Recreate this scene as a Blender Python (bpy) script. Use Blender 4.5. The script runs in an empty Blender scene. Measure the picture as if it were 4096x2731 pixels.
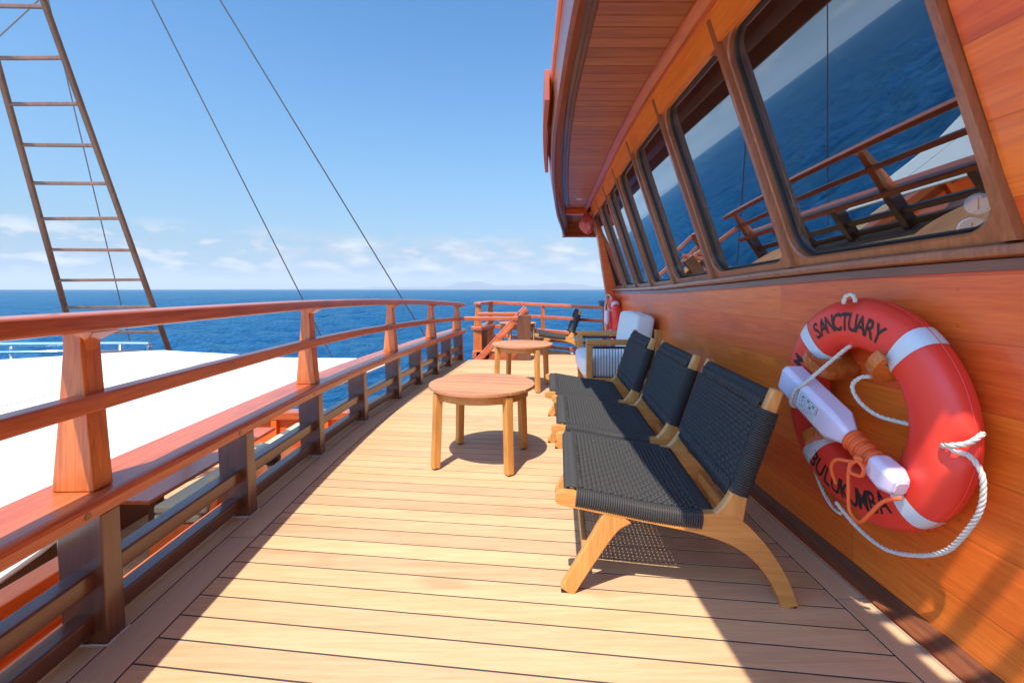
import bpy, bmesh, math, random
from mathutils import Vector, Matrix, noise
random.seed(7)
R = math.radians
S = bpy.context.scene
COL = S.collection

# ------------------------------------------------------------------ camera
cam_d = bpy.data.cameras.new("camera")
cam = bpy.data.objects.new("camera", cam_d)
COL.objects.link(cam)
cam.location = (0, 0, 1.1)
cam.rotation_euler = (R(90), 0, 0)
cam_d.sensor_width = 36.0
cam_d.lens = 16.0
cam_d.shift_y = -0.051
cam_d.clip_start = 0.05
cam_d.clip_end = 80000
S.camera = cam

# ------------------------------------------------------------------ light
SUNV = Vector((-0.205, -0.50, 1.0)).normalized()      # towards the sun
sun_d = bpy.data.lights.new("sun", 'SUN')
sun_d.energy = 3.8
sun_d.angle = R(0.53)
sun_d.color = (1.0, 0.95, 0.86)
sun = bpy.data.objects.new("sun", sun_d)
COL.objects.link(sun)
sun.location = (0, 0, 20)
sun.rotation_euler = SUNV.to_track_quat('Z', 'Y').to_euler()
SUN_EL = math.asin(SUNV.z)
SUN_ROT = math.atan2(SUNV.x, SUNV.y)

S.view_settings.view_transform = 'Standard'
S.view_settings.look = 'None'
S.view_settings.exposure = 1.0
S.view_settings.gamma = 1.0
try:
    S.view_settings.use_curve_mapping = False
except Exception:
    pass

# ------------------------------------------------------------------ node helper
class NT:
    def __init__(self, tree):
        self.t = tree
        self.n = tree.nodes
        self.l = tree.links
    def node(self, typ, ins=None, **kw):
        nd = self.n.new(typ)
        for k, v in kw.items():
            setattr(nd, k, v)
        for k, v in (ins or {}).items():
            self.put(nd.inputs[k], v)
        return nd
    def put(self, sock, v):
        if isinstance(v, bpy.types.NodeSocket):
            self.l.new(v, sock)
        elif isinstance(v, bpy.types.Node):
            self.l.new(v.outputs[0], sock)
        else:
            if sock.type == 'RGBA' and len(v) == 3:
                v = (*v, 1)
            sock.default_value = v
    def math(self, op, a, b=0.0, c=None, clamp=False):
        nd = self.n.new('ShaderNodeMath')
        nd.operation = op
        nd.use_clamp = clamp
        self.put(nd.inputs[0], a)
        self.put(nd.inputs[1], b)
        if c is not None:
            self.put(nd.inputs[2], c)
        return nd.outputs[0]
    def mix(self, f, a, b, blend='MIX'):
        nd = self.n.new('ShaderNodeMix')
        nd.data_type = 'RGBA'
        nd.blend_type = blend
        self.put(nd.inputs[0], f)
        self.put(nd.inputs[6], a)
        self.put(nd.inputs[7], b)
        return nd.outputs[2]
    def ramp(self, f, stops):
        nd = self.n.new('ShaderNodeValToRGB')
        self.put(nd.inputs[0], f)
        e = nd.color_ramp.elements
        while len(e) < len(stops):
            e.new(0.5)
        for el, (p, c) in zip(e, stops):
            el.position = p
            el.color = (*c, 1) if len(c) == 3 else c
        return nd.outputs[0]
    def maprange(self, v, a, b, c=0.0, d=1.0):
        nd = self.n.new('ShaderNodeMapRange')
        self.put(nd.inputs[0], v)
        for i, q in enumerate((a, b, c, d)):
            nd.inputs[i + 1].default_value = q
        return nd.outputs[0]

# ------------------------------------------------------------------ sky
world = bpy.data.worlds.new("World")
S.world = world
world.use_nodes = True
W = NT(world.node_tree)
W.n.clear()
sky = W.node('ShaderNodeTexSky')
sky.sky_type = 'NISHITA'
sky.sun_disc = False
sky.sun_elevation = SUN_EL
sky.sun_rotation = SUN_ROT
sky.altitude = 0
sky.air_density = 1.0
sky.dust_density = 0.6
sky.ozone_density = 2.2
tc = W.node('ShaderNodeTexCoord')
sep = W.node('ShaderNodeSeparateXYZ', {0: tc.outputs['Generated']})
zz = sep.outputs[2]
# small fair-weather clouds low over the horizon, by direction (azimuth, height)
az = W.math('ARCTAN2', sep.outputs[0], sep.outputs[1])
elv = W.math('ARCSINE', zz)
cv = W.node('ShaderNodeCombineXYZ', {0: W.math('MULTIPLY', az, 13.0), 1: W.math('MULTIPLY', elv, 36.0), 2: 0.0})
n1 = W.node('ShaderNodeTexNoise', {'Vector': cv, 'Scale': 1.0, 'Detail': 9.0, 'Roughness': 0.56, 'Distortion': 0.15})
cv2 = W.node('ShaderNodeCombineXYZ', {0: W.math('MULTIPLY', az, 2.6), 1: W.math('MULTIPLY', elv, 5.0), 2: 3.3})
n2 = W.node('ShaderNodeTexNoise', {'Vector': cv2, 'Scale': 1.0, 'Detail': 3.0, 'Roughness': 0.5})
band = W.math('MULTIPLY', W.maprange(elv, 0.012, 0.045), W.maprange(elv, 0.125, 0.085), clamp=True)
dens = W.math('ADD', n1.outputs[0], W.math('MULTIPLY', W.math('SUBTRACT', n2.outputs[0], 0.5), 0.40))
cl = W.math('MULTIPLY', W.maprange(dens, 0.462, 0.518), band, clamp=True)
veil = W.math('POWER', W.maprange(W.math('ABSOLUTE', elv), 0.55, 0.0), 1.5, clamp=True)
hsv = W.node('ShaderNodeHueSaturation', {'Hue': 0.496, 'Saturation': 1.28, 'Value': 0.77, 'Color': sky.outputs[0]})
c1 = W.mix(W.math('MULTIPLY', veil, 0.97), hsv.outputs[0], (0.70, 1.32, 1.98))
cshade = W.mix(W.maprange(n1.outputs[0], 0.5, 0.72), (1.75, 2.1, 2.5), (3.5, 3.5, 3.55))
c2 = W.mix(W.math('MULTIPLY', cl, 0.92), c1, cshade)
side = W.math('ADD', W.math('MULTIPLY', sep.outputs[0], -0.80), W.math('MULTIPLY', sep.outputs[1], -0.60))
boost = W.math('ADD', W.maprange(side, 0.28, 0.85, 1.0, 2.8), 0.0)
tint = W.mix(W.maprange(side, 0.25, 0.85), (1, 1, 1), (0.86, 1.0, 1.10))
c3 = W.node('ShaderNodeVectorMath', {0: W.mix(1.0, c2, tint, 'MULTIPLY'), 'Scale': boost}, operation='SCALE').outputs[0]      # sky raised to the left and behind, to lift the shade
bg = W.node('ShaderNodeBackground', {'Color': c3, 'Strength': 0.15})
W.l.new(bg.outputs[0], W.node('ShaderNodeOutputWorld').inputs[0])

# ------------------------------------------------------------------ materials
def new_mat(name):
    m = bpy.data.materials.new(name)
    m.use_nodes = True
    t = NT(m.node_tree)
    t.n.clear()
    b = t.node('ShaderNodeBsdfPrincipled')
    o = t.node('ShaderNodeOutputMaterial')
    t.l.new(b.outputs[0], o.inputs[0])
    t.b, t.o = b, o
    return m, t

def wood(name, light, dark, axis='Y', rough=0.35, coat=0.5, coat_rough=0.12, scale=1.0, contrast=1.0,
         attr=False, planks=None, bump=0.15, blotch=0.25):
    """Grain stretched along one axis of the object's own space."""
    m, t = new_mat(name)
    tc = t.node('ShaderNodeTexCoord')
    vec = tc.outputs['Object']
    rnd = None
    seam = None
    if attr:
        a = t.node('ShaderNodeAttribute', attribute_name='rnd')
        rnd = a.outputs['Fac']
    if planks:
        sp = t.node('ShaderNodeSeparateXYZ', {0: vec})
        zc = t.math('DIVIDE', sp.outputs[2], planks)
        fl = t.math('FLOOR', zc)
        wn = t.node('ShaderNodeTexWhiteNoise', {'W': fl}, noise_dimensions='1D')
        # butt joints at a different place in each strake
        yy = t.math('ADD', t.math('DIVIDE', sp.outputs[1], 1.9), t.math('MULTIPLY', wn.outputs[0], 7.0))
        fy = t.math('FLOOR', yy)
        wn2 = t.node('ShaderNodeTexWhiteNoise', {'Vector': t.node('ShaderNodeCombineXYZ', {0: fl, 1: fy, 2: 0.0})}, noise_dimensions='3D')
        rnd = wn2.outputs[0]
        fz = t.math('FRACT', zc)
        dz = t.math('MULTIPLY', t.math('MINIMUM', fz, t.math('SUBTRACT', 1.0, fz)), planks)
        fyy = t.math('FRACT', yy)
        dy = t.math('MULTIPLY', t.math('MINIMUM', fyy, t.math('SUBTRACT', 1.0, fyy)), 1.9)
        seam = t.maprange(t.math('MINIMUM', dz, dy), 0.0006, 0.0022, 1.0, 0.0)
        bu = t.math('SUBTRACT', t.math('FRACT', t.math('ADD', t.math('DIVIDE', sp.outputs[1], 0.47), t.math('MULTIPLY', wn.outputs[0], 3.0))), 0.5)
        bd = t.math('SQRT', t.math('ADD', t.math('POWER', t.math('MULTIPLY', bu, 0.47), 2.0), t.math('POWER', t.math('MULTIPLY', t.math('SUBTRACT', t.math('ABSOLUTE', t.math('SUBTRACT', fz, 0.5)), 0.28), planks), 2.0)))
        bung = t.maprange(bd, 0.0055, 0.0068, 0.30, 0.0)
    sc = {'X': (2.2, 40, 40), 'Y': (40, 2.2, 40), 'Z': (40, 40, 2.2)}[axis]
    mp = t.node('ShaderNodeMapping', {'Vector': vec, 'Scale': tuple(s * scale for s in sc)})
    v2 = mp.outputs[0]
    if rnd is not None:
        off = t.node('ShaderNodeCombineXYZ', {0: t.math('MULTIPLY', rnd, 37.0), 1: t.math('MULTIPLY', rnd, 91.0), 2: t.math('MULTIPLY', rnd, 53.0)})
        v2 = t.node('ShaderNodeVectorMath', {0: v2, 1: off.outputs[0]}, operation='ADD').outputs[0]
    g1 = t.node('ShaderNodeTexNoise', {'Vector': v2, 'Scale': 1.0, 'Detail': 6.0, 'Roughness': 0.62, 'Distortion': 0.9})
    v3 = t.node('ShaderNodeVectorMath', {0: v2, 1: (3.2, 3.2, 3.2)}, operation='MULTIPLY').outputs[0]
    g2 = t.node('ShaderNodeTexNoise', {'Vector': v3, 'Scale': 1.0, 'Detail': 3.0, 'Roughness': 0.7})
    v4 = t.node('ShaderNodeVectorMath', {0: v2, 1: (0.10, 0.10, 0.10)}, operation='MULTIPLY').outputs[0]
    g3 = t.node('ShaderNodeTexNoise', {'Vector': v4, 'Scale': 1.0, 'Detail': 2.0, 'Roughness': 0.5, 'Distortion': 1.2})
    f = t.math('ADD', t.math('MULTIPLY', t.math('SUBTRACT', g1.outputs[0], 0.5), 2.0 * contrast), 0.5)
    f = t.math('ADD', f, t.math('MULTIPLY', t.math('SUBTRACT', g2.outputs[0], 0.5), 1.5 * contrast))
    f = t.math('ADD', f, t.math('MULTIPLY', t.math('SUBTRACT', g3.outputs[0], 0.5), 1.2 * contrast), clamp=True)
    col = t.mix(f, dark, light)
    if rnd is not None:
        val = t.maprange(rnd, 0.0, 1.0, 1.0 - blotch, 1.0 + blotch * 0.8)
        hs = t.node('ShaderNodeHueSaturation', {'Hue': t.maprange(rnd, 0, 1, 0.494, 0.506), 'Saturation': 1.0, 'Value': val, 'Color': col})
        col = hs.outputs[0]
    # knots and stains
    kv = t.node('ShaderNodeVectorMath', {0: v2, 1: {'X': (0.8, 0.085, 0.085), 'Y': (0.085, 0.8, 0.085), 'Z': (0.085, 0.085, 0.8)}[axis]}, operation='MULTIPLY').outputs[0]
    kn = t.node('ShaderNodeTexNoise', {'Vector': kv, 'Scale': 1.3, 'Detail': 2.0, 'Roughness': 0.5})
    kf = t.maprange(kn.outputs[0], 0.62, 0.76, 0.0, 0.45)
    col = t.mix(kf, col, tuple(c * 0.55 for c in dark))
    if seam is not None:
        col = t.mix(bung, col, tuple(c * 0.45 for c in dark))
        col = t.mix(t.math('MULTIPLY', seam, 0.42), col, tuple(c * 0.22 for c in dark))
    t.put(t.b.inputs['Base Color'], col)
    t.put(t.b.inputs['Roughness'], t.maprange(g1.outputs[0], 0.2, 0.8, rough - 0.06, rough + 0.1))
    t.b.inputs['Coat Weight'].default_value = coat
    t.put(t.b.inputs['Coat Roughness'], t.maprange(g3.outputs[0], 0.2, 0.8, coat_rough * 0.6, coat_rough * 1.6))
    h = t.math('MULTIPLY', g2.outputs[0], 0.3)
    if seam is not None:
        h = t.math('SUBTRACT', h, t.math('MULTIPLY', seam, 1.5))
    bp = t.node('ShaderNodeBump', {'Strength': bump, 'Distance': 0.003, 'Height': h})
    t.put(t.b.inputs['Normal'], bp.outputs[0])
    return m

def plain(name, col, rough=0.5, metal=0.0, coat=0.0, var=0.12, vscale=6.0, bump=0.0, bscale=60.0, spec=0.5, sheen=0.0, sub=0.0):
    m, t = new_mat(name)
    tc = t.node('ShaderNodeTexCoord')
    n = t.node('ShaderNodeTexNoise', {'Vector': tc.outputs['Object'], 'Scale': vscale, 'Detail': 5.0, 'Roughness': 0.6})
    c = t.mix(n.outputs[0], tuple(max(0, x * (1 - var)) for x in col), tuple(min(1, x * (1 + var)) for x in col))
    t.put(t.b.inputs['Base Color'], c)
    t.put(t.b.inputs['Roughness'], t.maprange(n.outputs[0], 0.2, 0.8, max(0.02, rough * 0.85), min(1, rough * 1.15)))
    t.b.inputs['Metallic'].default_value = metal
    t.b.inputs['Coat Weight'].default_value = coat
    t.b.inputs['Specular IOR Level'].default_value = spec
    t.b.inputs['Sheen Weight'].default_value = sheen
    if sub:
        t.b.inputs['Subsurface Weight'].default_value = sub
        t.b.inputs['Subsurface Radius'].default_value = (0.02, 0.02, 0.02)
    if bump:
        n2 = t.node('ShaderNodeTexNoise', {'Vector': tc.outputs['Object'], 'Scale': bscale, 'Detail': 4.0})
        bp = t.node('ShaderNodeBump', {'Strength': bump, 'Distance': 0.004, 'Height': n2.outputs[0]})
        t.put(t.b.inputs['Normal'], bp.outputs[0])
    return m

VL, VD = (0.93, 0.180, 0.020), (0.70, 0.100, 0.010)      # varnished orange timber
RL, RD = (0.60, 0.135, 0.032), (0.34, 0.058, 0.014)      # redder rail timber
M = {}
M['wall'] = wood('varnished_strake', VL, VD, 'Y', 0.36, 0.34, 0.10, planks=0.19, blotch=0.07)
M['trimY'] = wood('varnished_trim_along', VL, VD, 'Y', 0.3, 0.7, 0.10)
M['trimZ'] = wood('varnished_trim_upright', VL, VD, 'Z', 0.3, 0.7, 0.10)
M['trimX'] = wood('varnished_trim_across', VL, VD, 'X', 0.3, 0.7, 0.10)
M['frame'] = wood('window_frame_timber', (0.40, 0.135, 0.048), (0.25, 0.075, 0.027), 'Z', 0.35, 0.5, 0.14)
M['beam'] = wood('beam_timber', (0.88, 0.25, 0.025), (0.68, 0.15, 0.014), 'Y', 0.4, 0.2, 0.2)
M['darkY'] = wood('dark_trim', (0.24, 0.075, 0.03), (0.12, 0.035, 0.015), 'Y', 0.35, 0.6, 0.12)
M['railY'] = wood('rail_timber', RL, RD, 'Y', 0.34, 0.5, 0.16)
M['railZ'] = wood('rail_post_timber', (0.68, 0.185, 0.026), (0.36, 0.075, 0.012), 'Z', 0.36, 0.2, 0.16)
M['railX'] = wood('rail_timber_across', RL, RD, 'X', 0.3, 0.8, 0.12)
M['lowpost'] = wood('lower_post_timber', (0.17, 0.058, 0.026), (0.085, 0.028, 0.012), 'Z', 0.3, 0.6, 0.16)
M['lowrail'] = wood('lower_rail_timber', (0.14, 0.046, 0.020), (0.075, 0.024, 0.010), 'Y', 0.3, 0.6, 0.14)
M['deck'] = wood('deck_teak', (0.60, 0.372, 0.202), (0.50, 0.288, 0.140), 'X', 0.6, 0.0, attr=True, blotch=0.075, contrast=1.25)
M['deckY'] = wood('deck_margin_teak', (0.64, 0.420, 0.235), (0.53, 0.330, 0.170), 'Y', 0.55, 0.0, attr=True, blotch=0.1, contrast=0.8)
M['soffit'] = wood('soffit_timber', (0.58, 0.22, 0.085), (0.36, 0.115, 0.042), 'X', 0.42, 0.3, 0.2, attr=True, blotch=0.08)
M['teakX'] = wood('furniture_teak', (0.64, 0.295, 0.072), (0.46, 0.180, 0.036), 'X', 0.42, 0.2, 0.25, scale=1.3)
M['teakZ'] = wood('furniture_teak_upright', (0.64, 0.295, 0.072), (0.46, 0.180, 0.036), 'Z', 0.42, 0.2, 0.25, scale=1.3)
M['teakY'] = wood('furniture_teak_cross', (0.64, 0.295, 0.072), (0.46, 0.180, 0.036), 'Y', 0.42, 0.2, 0.25, scale=1.3)
M['tabletop'] = wood('table_top_teak', (0.56, 0.255, 0.105), (0.40, 0.165, 0.062), 'X', 0.5, 0.08, 0.3, scale=1.0, attr=True, blotch=0.10)
M['shroud'] = wood('shroud_timber', (0.23, 0.095, 0.040), (0.11, 0.042, 0.018), 'Z', 0.5, 0.2, 0.3)
M['cord'] = plain('charcoal_cord', (0.044, 0.041, 0.038), 0.66, var=0.25, vscale=90, spec=0.3, bump=0.3, bscale=500)
M['cushion'] = plain('off_white_canvas_cushion', (0.72, 0.70, 0.66), 0.9, var=0.04, vscale=40, bump=0.12, bscale=220, spec=0.2, sheen=0.2)
M['caulk'] = plain('black_caulking', (0.035, 0.034, 0.034), 0.7)
M['rubber'] = plain('black_gasket', (0.02, 0.019, 0.018), 0.4)
M['steel'] = plain('stainless_steel', (0.72, 0.73, 0.75), 0.16, metal=1.0, var=0.05)
M['cable'] = plain('steel_wire', (0.20, 0.19, 0.18), 0.5, metal=0.3)
M['rope'] = plain('off_white_rope', (0.66, 0.60, 0.50), 0.85, var=0.15, vscale=80, bump=0.4, bscale=300, spec=0.2)
M['buoy'] = plain('red_buoy_plastic', (0.84, 0.048, 0.026), 0.42, var=0.07, vscale=9, bump=0.03, bscale=70, sub=0.0)
M['tape'] = plain('reflective_tape', (0.60, 0.66, 0.70), 0.35, var=0.08, vscale=120, bump=0.15, bscale=400)
M['ink'] = plain('black_lettering', (0.016, 0.015, 0.014), 0.5)
M['orange'] = plain('orange_cord', (0.85, 0.13, 0.025), 0.7, var=0.12, vscale=120, bump=0.3, bscale=400)
M['bottle'] = plain('milky_plastic', (0.76, 0.64, 0.74), 0.32, var=0.04, vscale=12)
M['paper'] = plain('white_sticker', (0.75, 0.75, 0.75), 0.5, var=0.03)
M['grey_ink'] = plain('grey_print', (0.16, 0.16, 0.19), 0.6)
M['red_ink'] = plain('red_print', (0.6, 0.05, 0.04), 0.6)
M['redbag'] = plain('red_plastic_bag', (0.55, 0.10, 0.09), 0.28, var=0.3, vscale=10, bump=0.5, bscale=18)
M['redpaint'] = plain('red_painted_board', (0.42, 0.085, 0.040), 0.4, var=0.12)
M['white'] = plain('white_enamel', (0.78, 0.78, 0.76), 0.3)
M['dark'] = plain('unlit_room_black', (0.018, 0.014, 0.012), 0.6)
M['black'] = plain('black_plastic', (0.015, 0.015, 0.016), 0.3)
M['skin'] = plain('skin', (0.42, 0.23, 0.15), 0.5, var=0.05)
M['hair'] = plain('dark_hair', (0.025, 0.016, 0.012), 0.5, var=0.3, vscale=60, bump=0.6, bscale=140)
M['shirt'] = plain('navy_shirt', (0.03, 0.05, 0.11), 0.85)
M['trousers'] = plain('khaki_trousers', (0.25, 0.2, 0.13), 0.85)
M['beige'] = plain('beige_cushion', (0.52, 0.44, 0.30), 0.9, var=0.05, vscale=30, bump=0.1, bscale=200)
M['feather'] = wood('weathered_wood', (0.16, 0.10, 0.07), (0.05, 0.03, 0.02), 'X', 0.7, 0.0)
M['welt'] = plain('grey_seam', (0.30, 0.31, 0.32), 0.8)
M['sealant'] = plain('old_sealant', (0.50, 0.46, 0.42), 0.6, var=0.3, vscale=40)
M['foot'] = plain('black_foot_pad', (0.02, 0.02, 0.02), 0.5)

def canvas_mat():
    m, t = new_mat('white_awning_canvas')
    tc = t.node('ShaderNodeTexCoord')
    n = t.node('ShaderNodeTexNoise', {'Vector': tc.outputs['Object'], 'Scale': 1.2, 'Detail': 5.0})
    c = t.mix(n.outputs[0], (0.82, 0.82, 0.80), (0.88, 0.88, 0.87))
    t.put(t.b.inputs['Base Color'], c)
    t.b.inputs['Roughness'].default_value = 0.8
    tr = t.node('ShaderNodeBsdfTranslucent', {'Color': (0.75, 0.74, 0.70, 1)})
    mx = t.node('ShaderNodeMixShader', {0: 0.22, 1: t.b.outputs[0], 2: tr.outputs[0]})
    t.l.new(mx.outputs[0], t.o.inputs[0])
    return m
M['canvas'] = canvas_mat()

def glass_mat():
    m, t = new_mat('tinted_window_glass')
    tc = t.node('ShaderNodeTexCoord')
    mp = t.node('ShaderNodeMapping', {'Vector': tc.outputs['Object'], 'Scale': (14, 14, 0.9)})
    n = t.node('ShaderNodeTexNoise', {'Vector': mp.outputs[0], 'Scale': 1.0, 'Detail': 6.0, 'Roughness': 0.7})
    lw = t.node('ShaderNodeLayerWeight', {'Blend': 0.5})
    fr = t.node('ShaderNodeMath', {0: t.math('POWER', lw.outputs['Facing'], 2.6), 1: 0.72, 2: 0.27}, operation='MULTIPLY_ADD')
    gl = t.node('ShaderNodeBsdfGlossy', {'Color': (0.74, 0.90, 1.0, 1), 'Roughness': 0.0})
    tp = t.node('ShaderNodeBsdfTransparent', {'Color': (0.66, 0.72, 0.75, 1)})
    mx = t.node('ShaderNodeMixShader', {0: fr.outputs[0], 1: tp.outputs[0], 2: gl.outputs[0]})
    # dried salt streaks
    df = t.node('ShaderNodeBsdfDiffuse', {'Color': (0.6, 0.6, 0.6, 1)})
    st = t.maprange(n.outputs[0], 0.60, 0.85, 0.0, 0.10)
    mx2 = t.node('ShaderNodeMixShader', {0: st, 1: mx.outputs[0], 2: df.outputs[0]})
    t.l.new(mx2.outputs[0], t.o.inputs[0])
    return m
M['glass'] = glass_mat()

def sea_mat():
    m, t = new_mat('sea_water')
    tc = t.node('ShaderNodeTexCoord')
    vec = tc.outputs['Object']
    mp = t.node('ShaderNodeMapping', {'Vector': vec, 'Rotation': (0, 0, R(12)), 'Scale': (0.55, 1.0, 1.0)})
    a = t.node('ShaderNodeTexNoise', {'Vector': mp.outputs[0], 'Scale': 0.16, 'Detail': 3.0, 'Roughness': 0.55, 'Distortion': 0.3})
    b = t.node('ShaderNodeTexNoise', {'Vector': mp.outputs[0], 'Scale': 0.65, 'Detail': 7.0, 'Roughness': 0.62, 'Distortion': 0.4})
    c = t.node('ShaderNodeTexNoise', {'Vector': mp.outputs[0], 'Scale': 0.02, 'Detail': 3.0})
    h = t.math('ADD', t.math('MULTIPLY', a.outputs[0], 1.6), t.math('MULTIPLY', b.outputs[0], 1.0))
    bp = t.node('ShaderNodeBump', {'Strength': 1.0, 'Distance': 1.1, 'Height': h})
    col = t.mix(c.outputs[0], (0.0010, 0.034, 0.096), (0.0020, 0.050, 0.126))
    df = t.node('ShaderNodeBsdfDiffuse', {'Color': col, 'Normal': bp.outputs[0]})
    gl = t.node('ShaderNodeBsdfGlossy', {'Color': (0.42, 0.82, 1.0), 'Roughness': 0.08, 'Normal': bp.outputs[0]})
    fr = t.node('ShaderNodeFresnel', {'IOR': 1.33, 'Normal': bp.outputs[0]})
    fac = t.maprange(fr.outputs[0], 0.02, 0.95, 0.02, 0.48)      # a broken, wavy surface mirrors far less than a flat one
    mx = t.node('ShaderNodeMixShader', {0: fac, 1: df.outputs[0], 2: gl.outputs[0]})
    t.l.new(mx.outputs[0], t.o.inputs[0])
    return m
M['sea'] = sea_mat()

# ------------------------------------------------------------------ mesh helper
class MB:
    def __init__(self):
        self.v = []; self.f = []; self.r = []; self.cur = 0.0
    def face(self, idx):
        self.f.append(tuple(idx)); self.r.append(self.cur)
    def add(self, verts, faces):
        o = len(self.v)
        self.v += [tuple(p) for p in verts]
        for q in faces:
            self.face([i + o for i in q])
    def box(self, c, s, rot=None):
        hx, hy, hz = (q / 2 for q in s)
        p = [Vector((x, y, z)) for x in (-hx, hx) for y in (-hy, hy) for z in (-hz, hz)]
        if rot is not None:
            p = [rot @ q for q in p]
        self.add([q + Vector(c) for q in p], [(0, 1, 3, 2), (4, 6, 7, 5), (0, 4, 5, 1), (2, 3, 7, 6), (0, 2, 6, 4), (1, 5, 7, 3)])
        return self
    def hexa(self, bot, top):
        n = len(bot)
        self.add(list(bot) + list(top), [tuple(reversed(range(n))), tuple(range(n, 2 * n))] +
                 [(i, (i + 1) % n, n + (i + 1) % n, n + i) for i in range(n)])
        return self
    def loft(self, rings, closed=True, caps=True):
        n = len(rings[0]); o = len(self.v)
        for r in rings:
            self.v += [tuple(p) for p in r]
        for k in range(len(rings) - 1):
            for i in range(n if closed else n - 1):
                j = (i + 1) % n
                self.face((o + k * n + i, o + k * n + j, o + (k + 1) * n + j, o + (k + 1) * n + i))
        if caps and closed:
            self.face(tuple(o + i for i in reversed(range(n))))
            self.face(tuple(o + (len(rings) - 1) * n + i for i in range(n)))
        return self
    def loop_loft(self, rings):
        n = len(rings[0]); o = len(self.v); K = len(rings)
        for r in rings:
            self.v += [tuple(p) for p in r]
        for k in range(K):
            k2 = (k + 1) % K
            for i in range(n):
                j = (i + 1) % n
                self.face((o + k * n + i, o + k * n + j, o + k2 * n + j, o + k2 * n + i))
        return self
    def tube(self, pts, rad, n=8, closed=False):
        pts = [Vector(p) for p in pts]
        rads = rad if isinstance(rad, (list, tuple)) else [rad] * len(pts)
        rings = []
        ref = None
        K = len(pts)
        for k, p in enumerate(pts):
            if closed:
                d = pts[(k + 1) % K] - pts[k - 1]
            else:
                d = pts[min(k + 1, K - 1)] - pts[max(k - 1, 0)]
            d.normalize()
            if ref is None:
                ref = Vector((0, 0, 1)) if abs(d.z) < 0.9 else Vector((1, 0, 0))
            u = (ref - d * ref.dot(d)).normalized()
            ref = u
            w = d.cross(u)
            rings.append([p + (u * math.cos(a) + w * math.sin(a)) * rads[k] for a in (2 * math.pi * i / n for i in range(n))])
        return self.loop_loft(rings) if closed else self.loft(rings)
    def rope(self, pts, rad, pitch=None, n=5, strands=3, step=None):
        """A laid rope: strands wound round a path."""
        pitch = pitch or rad * 7
        step = step or pitch / 7
        pts = resample(smooth(pts, 6), step)
        s = 0.0
        frames = []
        ref = None
        for k, p in enumerate(pts):
            d = (pts[min(k + 1, len(pts) - 1)] - pts[max(k - 1, 0)]).normalized()
            if ref is None:
                ref = Vector((0, 0, 1)) if abs(d.z) < 0.9 else Vector((1, 0, 0))
            u = (ref - d * ref.dot(d)).normalized(); ref = u
            frames.append((p, u, d.cross(u), s)); s += step
        for q in range(strands):
            self.tube([p + (u * math.cos(2 * math.pi * (s / pitch + q / strands)) + w * math.sin(2 * math.pi * (s / pitch + q / strands))) * rad * 0.5
                       for p, u, w, s in frames], rad * 0.56, n)
        return self
    def build(self, name, mat, parent=None, smooth_ang=None, bevel=None, segs=2, attr=False, loc=None, smooth_all=False):
        me = bpy.data.meshes.new(name)
        me.from_pydata(self.v, [], self.f)
        me.update()
        bm = bmesh.new(); bm.from_mesh(me)
        bmesh.ops.recalc_face_normals(bm, faces=bm.faces)
        bm.to_mesh(me); bm.free()
        if attr:
            a = me.attributes.new('rnd', 'FLOAT', 'FACE')
            a.data.foreach_set('value', self.r)
        me.materials.append(mat)
        o = bpy.data.objects.new(name, me)
        COL.objects.link(o)
        if parent is not None:
            o.parent = parent
        if loc is not None:
            o.location = loc
        if bevel:
            b = o.modifiers.new('bevel', 'BEVEL')
            b.width = bevel; b.segments = segs; b.limit_method = 'ANGLE'; b.angle_limit = R(35)
            b.harden_normals = False
            me.shade_smooth()
            e = o.modifiers.new('wn', 'WEIGHTED_NORMAL'); e.keep_sharp = True
        if smooth_ang is not None:
            me.shade_smooth()
            me.set_sharp_from_angle(angle=R(smooth_ang))
            e = o.modifiers.new('wn', 'WEIGHTED_NORMAL'); e.keep_sharp = True; e.weight = 90
        if smooth_all:
            me.shade_smooth()
        return o

def smooth(pts, sub=6, closed=False):
    pts = [Vector(p) for p in pts]
    n = len(pts)
    out = []
    for i in range(n if closed else n - 1):
        if closed:
            p0, p1, p2, p3 = pts[i - 1], pts[i], pts[(i + 1) % n], pts[(i + 2) % n]
        else:
            p0, p1, p2, p3 = pts[max(i - 1, 0)], pts[i], pts[i + 1], pts[min(i + 2, n - 1)]
        for k in range(sub):
            t = k / sub
            out.append(0.5 * ((2 * p1) + (p2 - p0) * t + (2 * p0 - 5 * p1 + 4 * p2 - p3) * t * t + (-p0 + 3 * p1 - 3 * p2 + p3) * t ** 3))
    if not closed:
        out.append(pts[-1])
    return out

def resample(pts, step):
    out = [pts[0]]
    acc = 0.0
    for a, b in zip(pts, pts[1:]):
        L = (b - a).length
        if L < 1e-9:
            continue
        t = step - acc
        while t <= L:
            out.append(a.lerp(b, t / L)); t += step
        acc = L - (t - step)
    return out

def table(pts):
    """Smooth curve through (d, value) pairs."""
    xs = [p[0] for p in pts]; ys = [p[1] for p in pts]
    n = len(xs)
    ms = []
    for i in range(n):
        a, b = max(i - 1, 0), min(i + 1, n - 1)
        ms.append((ys[b] - ys[a]) / (xs[b] - xs[a]))
    def f(x):
        if x <= xs[0]:
            return ys[0] + ms[0] * (x - xs[0])
        if x >= xs[-1]:
            return ys[-1] + ms[-1] * (x - xs[-1])
        for i in range(n - 1):
            if x <= xs[i + 1]:
                h = xs[i + 1] - xs[i]; t = (x - xs[i]) / h
                return ((2 * t ** 3 - 3 * t * t + 1) * ys[i] + (t ** 3 - 2 * t * t + t) * h * ms[i]
                        + (-2 * t ** 3 + 3 * t * t) * ys[i + 1] + (t ** 3 - t * t) * h * ms[i + 1])
    return f

def frange(a, b, n):
    return [a + (b - a) * i / n for i in range(n + 1)]

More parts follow.
